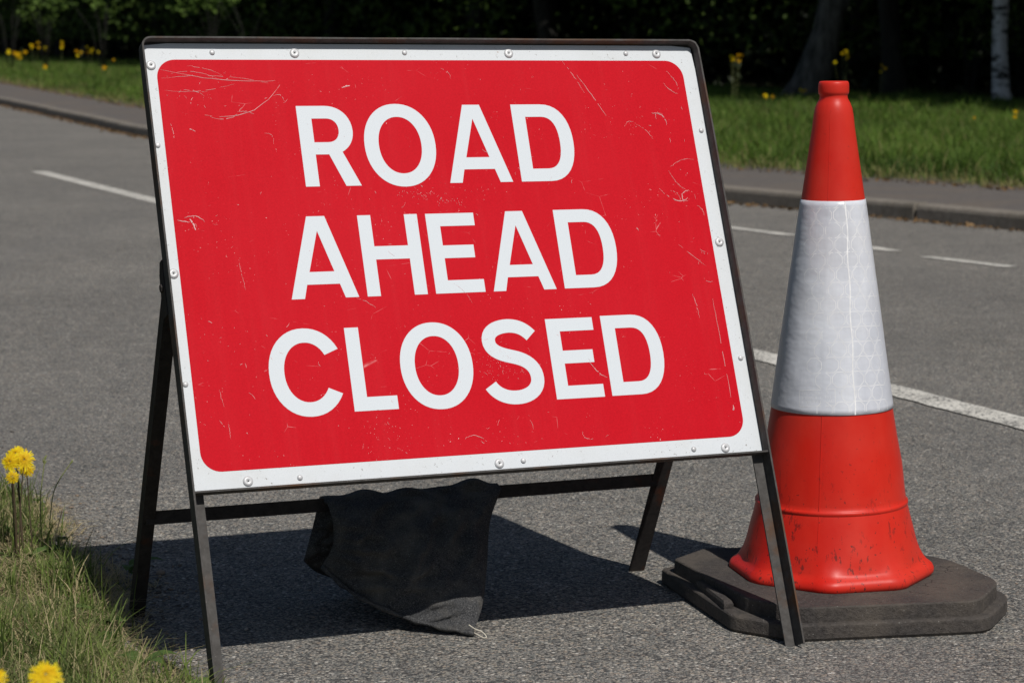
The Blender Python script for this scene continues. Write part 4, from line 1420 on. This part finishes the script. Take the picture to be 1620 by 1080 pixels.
for i, (px, d, h, z0, n, sp, lab) in enumerate([
        (20, 60, 2.3, 1.4, 260, 1.1, 'tall leafy shrub at the far left edge of the wood'),
        (75, 62, 2.3, 1.2, 240, 0.9, 'sunlit leafy shrub behind the yellow flowers at far left'),
        (165, 60, 2.4, 1.5, 170, 0.9, 'sparse shrub above the far end of the pavement'),
        (335, 52, 2.2, 1.1, 260, 0.9, 'leafy shrub just above the left part of the sign frame'),
        (395, 50, 2.2, 1.5, 160, 0.7, 'thin shrub right of the leafy one above the sign frame'),
        (1000, 44, 2.0, 1.0, 110, 0.8, 'faint shrub above the right part of the sign frame'),
        (1528, 34.6, 1.65, 0.5, 90, 0.42, 'small sparse shrub leaning against the birch trunk'),
        (1612, 34.8, 1.7, 0.8, 40, 0.4, 'thin shrub just right of the birch trunk')]):
    shrub('leafy_shrub', lab, (ahead(px, d), d), h, n, sp, 0.10 + 0.0006 * d, seed=50 + i, z0=z0)

# yellow flowering plants on the far verge
def flower_plant(label, px, d, h, nf, spread, head, seed):
    root = empty('yellow_flower_plant', (ahead(px, d), d, 0.12), label, 'flower', 'yellow flowers on the far verge')
    R = random.Random(seed)
    tubes, heads = [], []
    for k in range(nf):
        a = R.uniform(0, 6.28); rr = spread * math.sqrt(R.random())
        e = Vector((rr * math.cos(a), rr * math.sin(a) * 0.6, (h + 0.10) * R.uniform(0.72, 1.0)))
        tubes.append(tube([(e.x * 0.3, e.y * 0.3, -0.02), (e.x * 0.7, e.y * 0.7, e.z * 0.6), e], [0.0016, 0.0012, 0.0012], 4))
        heads.append(e)
    mobj('stem', join(tubes), M_STALK, root)
    for e in heads:
        parts = []
        q = Vector((R.uniform(-.4, .4), -1, R.uniform(0.3, 1.0))).to_track_quat('Z', 'Y')
        for ring, (rl, up) in enumerate(((1.0, 0.15), (0.65, 0.4))):
            for k in range(10):
                a = (k + 0.5 * ring) * math.pi / 5 + R.uniform(-.1, .1)
                r = head * 0.66 * rl * R.uniform(0.8, 1.1)
                dx, dy = math.cos(a), math.sin(a)
                pp = [(0, 0, 0), (dx * r * .6 - dy * r * .25, dy * r * .6 + dx * r * .25, head * up), (dx * r, dy * r, head * up * 1.1), (dx * r * .6 + dy * r * .25, dy * r * .6 - dx * r * .25, head * up)]
                parts.append(([e + q @ Vector(p) for p in pp], [(0, 1, 2, 3)]))
        V, Fc = join(parts)
        mesh_np('flower_head', V, Fc, M_PETAL, root, colors=np.full((len(V), 3), R.random()))
FL_ = [(22, 54, 0.50, 4, 0.16, 0.075, 'yellow flowers nearest the left edge, low on the verge'),
       (34, 55, 0.42, 6, 0.16, 0.085, 'densest clump of yellow flowers near the left edge'),
       (57, 62, 0.62, 5, 0.16, 0.07, 'yellow flower clump left of centre against the dark wood, second from the left'),
       (80, 63, 0.58, 3, 0.14, 0.07, 'small yellow flower clump between two larger ones by the wood'),
       (98, 64, 0.66, 3, 0.12, 0.07, 'tallest of the yellow flower clumps at the far left wood edge'),
       (131, 62, 0.42, 3, 0.16, 0.07, 'low yellow flowers left of the long yellow clump'),
       (148, 61, 0.52, 7, 0.20, 0.07, 'long yellow flower clump at the wood edge left of the sign'),
       (73, 46, 0.25, 2, 0.08, 0.065, 'pair of yellow flowers in mid verge at far left'),
       (167, 44, 0.22, 1, 0.03, 0.075, 'single yellow flower in the verge just left of the sign'),
       (181, 58, 0.30, 1, 0.03, 0.06, 'single pale yellow flower nearest the sign corner at the wood edge'),
       (1157, 33.0, 0.62, 6, 0.10, 0.05, 'shaded yellow flower clump right beside the sign top corner'),
       (1213, 31.0, 0.10, 4, 0.08, 0.045, 'yellow flowers in the grass between sign and cone'),
       (1262, 33.0, 0.12, 3, 0.06, 0.042, 'small yellow flowers in the grass just left of the cone tip'),
       (1328, 33.5, 0.72, 6, 0.14, 0.045, 'shaded yellow flower clump above the cone tip'),
       (1386, 33.5, 0.55, 3, 0.07, 0.042, 'yellow flowers in the dark to the right of the cone tip'),
       (1535, 23.0, 0.12, 1, 0.02, 0.022, 'tiny yellow flower in the verge right of the cone'),
       (1600, 23.2, 0.13, 2, 0.03, 0.038, 'bright yellow flower in the verge at the right edge')]
for i, (px, d, h, nf, sp, hd, lab) in enumerate(FL_):
    flower_plant(lab, px, d, h, nf, sp, hd, 70 + i)

# ------------------------------------------------------------ dandelions on the near verge
def dandelion_head(c, r, facing, seed, name='flower_head', parent=None):
    R = random.Random(seed)
    q = Vector(facing).to_track_quat('Z', 'Y')
    V, Fc, col = [], [], []
    for layer, (cnt, rr, up_, w) in enumerate(((26, 1.06, -0.04, 0.075), (26, 0.92, 0.06, 0.07), (22, 0.68, 0.16, 0.065), (16, 0.42, 0.24, 0.06), (10, 0.22, 0.26, 0.05))):
        for k in range(cnt):
            a = 2 * math.pi * (k + R.uniform(-.3, .3)) / cnt
            ln = r * rr * R.uniform(0.80, 1.12)
            zt = r * up_ * R.uniform(0.8, 1.2)
            dx, dy = math.cos(a), math.sin(a)
            hw = r * w
            pts = [(dx * r * 0.05, dy * r * 0.05, r * 0.12), (dx * ln * .6 - dy * hw, dy * ln * .6 + dx * hw, zt * .85 + r * .06), (dx * ln - dy * hw * .7, dy * ln + dx * hw * .7, zt),
                   (dx * ln * 1.03, dy * ln * 1.03, zt * 0.97), (dx * ln + dy * hw * .7, dy * ln - dx * hw * .7, zt), (dx * ln * .6 + dy * hw, dy * ln * .6 - dx * hw, zt * .85 + r * .06)]
            o = len(V)
            V += [Vector(c) + q @ Vector(p) for p in pts]
            Fc.append(tuple(range(o, o + 6)))
            t = R.uniform(0.2, 1.0) * (1 - 0.2 * layer)
            col += [(t, 0, 0)] * 6
    return mesh_np(name, V, Fc, M_PETAL, parent, colors=np.array(col))
def dandelion(label, root_xy, heads, stem_bend, seed):
    """heads: list of (offset from the root, radius, facing)"""
    root = empty('dandelion', (root_xy[0], root_xy[1], 0.02), label, 'flower', 'dandelions on the near verge')
    for k, (off, r, fc) in enumerate(heads):
        e = Vector(off)
        rs_ = random.Random(seed * 7 + k)
        b0 = Vector((0 if k == 0 else rs_.uniform(-0.014, 0.02), 0 if k == 0 else rs_.uniform(0.0, 0.02), -0.02))
        m = e * 0.5 + Vector((stem_bend[0] + rs_.uniform(-0.007, 0.007), stem_bend[1], 0.0))
        th_ = 0.0026 if k == 0 else 0.0014
        pts = [Vector(pl_eval([b0, m, e], f / 12)) for f in range(13)]
        mobj('stem', tube(pts, [th_ * (1 - 0.3 * f / 12) for f in range(13)], 8), M_STEM, root, smooth=True)
        n_ = Vector(fc).normalized()
        mobj('calyx', tube([e - n_ * 0.006, e - n_ * 0.001, e + n_ * 0.003], [0.0025, 0.0055, 0.0048], 10), M_STALK, root, smooth=True)
        dandelion_head(e, r, fc, seed * 10 + k, parent=root)
    # rosette of toothed leaves
    R = random.Random(seed)
    V, Fc = [], []
    for k in range(7):
        a = R.uniform(0, 6.28); L = R.uniform(0.05, 0.11)
        dx, dy = math.cos(a), math.sin(a)
        nn = 12
        o = len(V)
        for i in range(nn + 1):
            f = i / nn
            w = L * 0.13 * math.sin(math.pi * min(1, f * 0.95 + .03)) * (1.25 if i % 2 else 0.55)
            z = 0.005 + L * 0.5 * math.sin(f * 1.9) * 0.6
            for sg in (-1, 0, 1):
                V.append((dx * L * f - sg * dy * w, dy * L * f + sg * dx * w, z - (0.0 if sg else 0.004)))
        for i in range(nn):
            for g_ in (0, 1):
                Fc.append((o + i * 3 + g_, o + i * 3 + g_ + 1, o + i * 3 + g_ + 4, o + i * 3 + g_ + 3))
    mesh_np('leaf_rosette', V, Fc, M_WEED, root, colors=np.full((len(V), 3), 0.5))
    return root
def unproj(px, py, dist):
    X = np.array(fwd) + np.array(rt) * (px - 810) / F_PX - np.array(upv) * (py - 540) / F_PX
    return np.array([0, 0, CAM_H]) + X * dist
D0 = 4.42
r0 = unproj(27, 890, D0)
def off(px, py, dd=0.0, root=r0):
    p = unproj(px, py, D0 + dd)
    return (p[0] - root[0], p[1] - root[1], p[2] - 0.02)
dandelion('front dandelion with three yellow heads close together on a dark stem at left', (r0[0], r0[1]),
          [(off(20, 754, -0.02), 0.0135, (0.1, -1, 0.25)), (off(17, 730), 0.0185, (-0.25, -1, 0.45)), (off(38, 727, 0.01), 0.0205, (0.2, -1, 0.5))], (0.004, 0.0), 1)
r1_ = unproj(38, 885, D0 + 0.06)
dandelion('dandelion on a thin green stem just behind the three-headed one', (r1_[0], r1_[1]),
          [(off(25, 718, 0.07, r1_), 0.019, (-0.1, -0.8, 0.8)), (off(42, 741, 0.06, r1_), 0.016, (0.3, -1, 0.2))], (0.006, 0.0), 2)
DN = 2.3
c1 = unproj(72, 1068, DN); c2 = unproj(-14, 1074, DN + 0.05)
dandelion('out of focus dandelion cut by the bottom edge', (c1[0] + 0.01, c1[1] + 0.01), [((-0.01, -0.01, c1[2] - 0.02), 0.0170, (0.1, -0.6, 0.8))], (0.003, 0), 3)
dandelion('out of focus dandelion in the bottom left corner', (c2[0] + 0.01, c2[1] + 0.01), [((-0.01, -0.01, c2[2] - 0.02), 0.0160, (0.0, -0.6, 0.8))], (0.003, 0), 4)

# seed-headed grass stalks standing over the verge
def stalk(label, p0, p1, p2, head, mat, seed):
    root = empty('grass_stalk', tuple(p0), label, 'grass stalk', 'tall grass stalks on the near verge')
    a, b, c = [Vector(p) - Vector(p0) for p in (p0, p1, p2)]
    pts = [Vector(pl_eval([a, b, c], f / 16)) for f in range(17)]
    mobj('stalk', tube(pts, [0.0011] * 17, 6), mat, root)
    if head:
        R = random.Random(seed)
        d = (pts[-1] - pts[-4]).normalized()
        tb = []
        for k in range(16):
            f = k / 16
            st = pts[-1] - d * 0.002 + d * (f * head * 0.5)
            e = st + d * head * R.uniform(0.25, 0.5) + Vector((R.uniform(-1, 1), R.uniform(-.5, .5), R.uniform(-.2, .6))) * head * 0.22
            tb.append(tube([st, st.lerp(e, .5), e], [0.0004, 0.0013, 0.0002], 4))
        mobj('seed_head', join(tb), mat, root)
D1 = 4.55
stalk('upright grass stalk with a tufted seed head beside the dandelions', unproj(66, 850, D1), unproj(64, 790, D1), unproj(70, 733, D1), 0.022, M_STALK, 1)
stalk('long arching grass stalk bending right over the road', unproj(78, 835, D1), unproj(86, 775, D1), unproj(112, 732, D1), 0.010, M_STALK, 2)
stalk('thick bleached straw stem leaning at the grass edge', unproj(84, 862, D1 - .05), unproj(91, 835, D1 - .05), unproj(98, 808, D1 - .05), 0, M_STRAW, 3)
# a few weeds with broad leaves
V, Fc, col = [], [], []
for k in range(110):
    s = random.uniform(3.2, 5.3); t = float(near_t(s)) - random.uniform(-0.03, 0.6)
    c0 = Vector(rw(s, t, 0.02)); tn = random.random()
    Lc = random.choice((0.018, 0.028, 0.045, 0.06))
    for j in range(random.randint(3, 6)):
        a = random.uniform(0, 6.28); L = Lc * random.uniform(0.7, 1.2)
        dx, dy = math.cos(a), math.sin(a)
        o = len(V)
        for i in range(6):
            f = i / 5
            w = L * 0.24 * math.sin(math.pi * (0.08 + 0.9 * f))
            for sg in (-1, 0, 1):
                V.append(c0 + Vector((dx * L * f - sg * dy * w, dy * L * f + sg * dx * w, 0.008 + L * 0.85 * f * (1.3 - f) - (0.12 * w if sg == 0 else 0))))
                col.append((tn, 0, 0))
        for i in range(5):
            for g_ in (0, 1):
                Fc.append((o + 3 * i + g_, o + 3 * i + g_ + 1, o + 3 * i + g_ + 4, o + 3 * i + g_ + 3))
tag(mesh_np('low_weeds', V, Fc, M_WEED, colors=np.array(col)), kind='stuff')
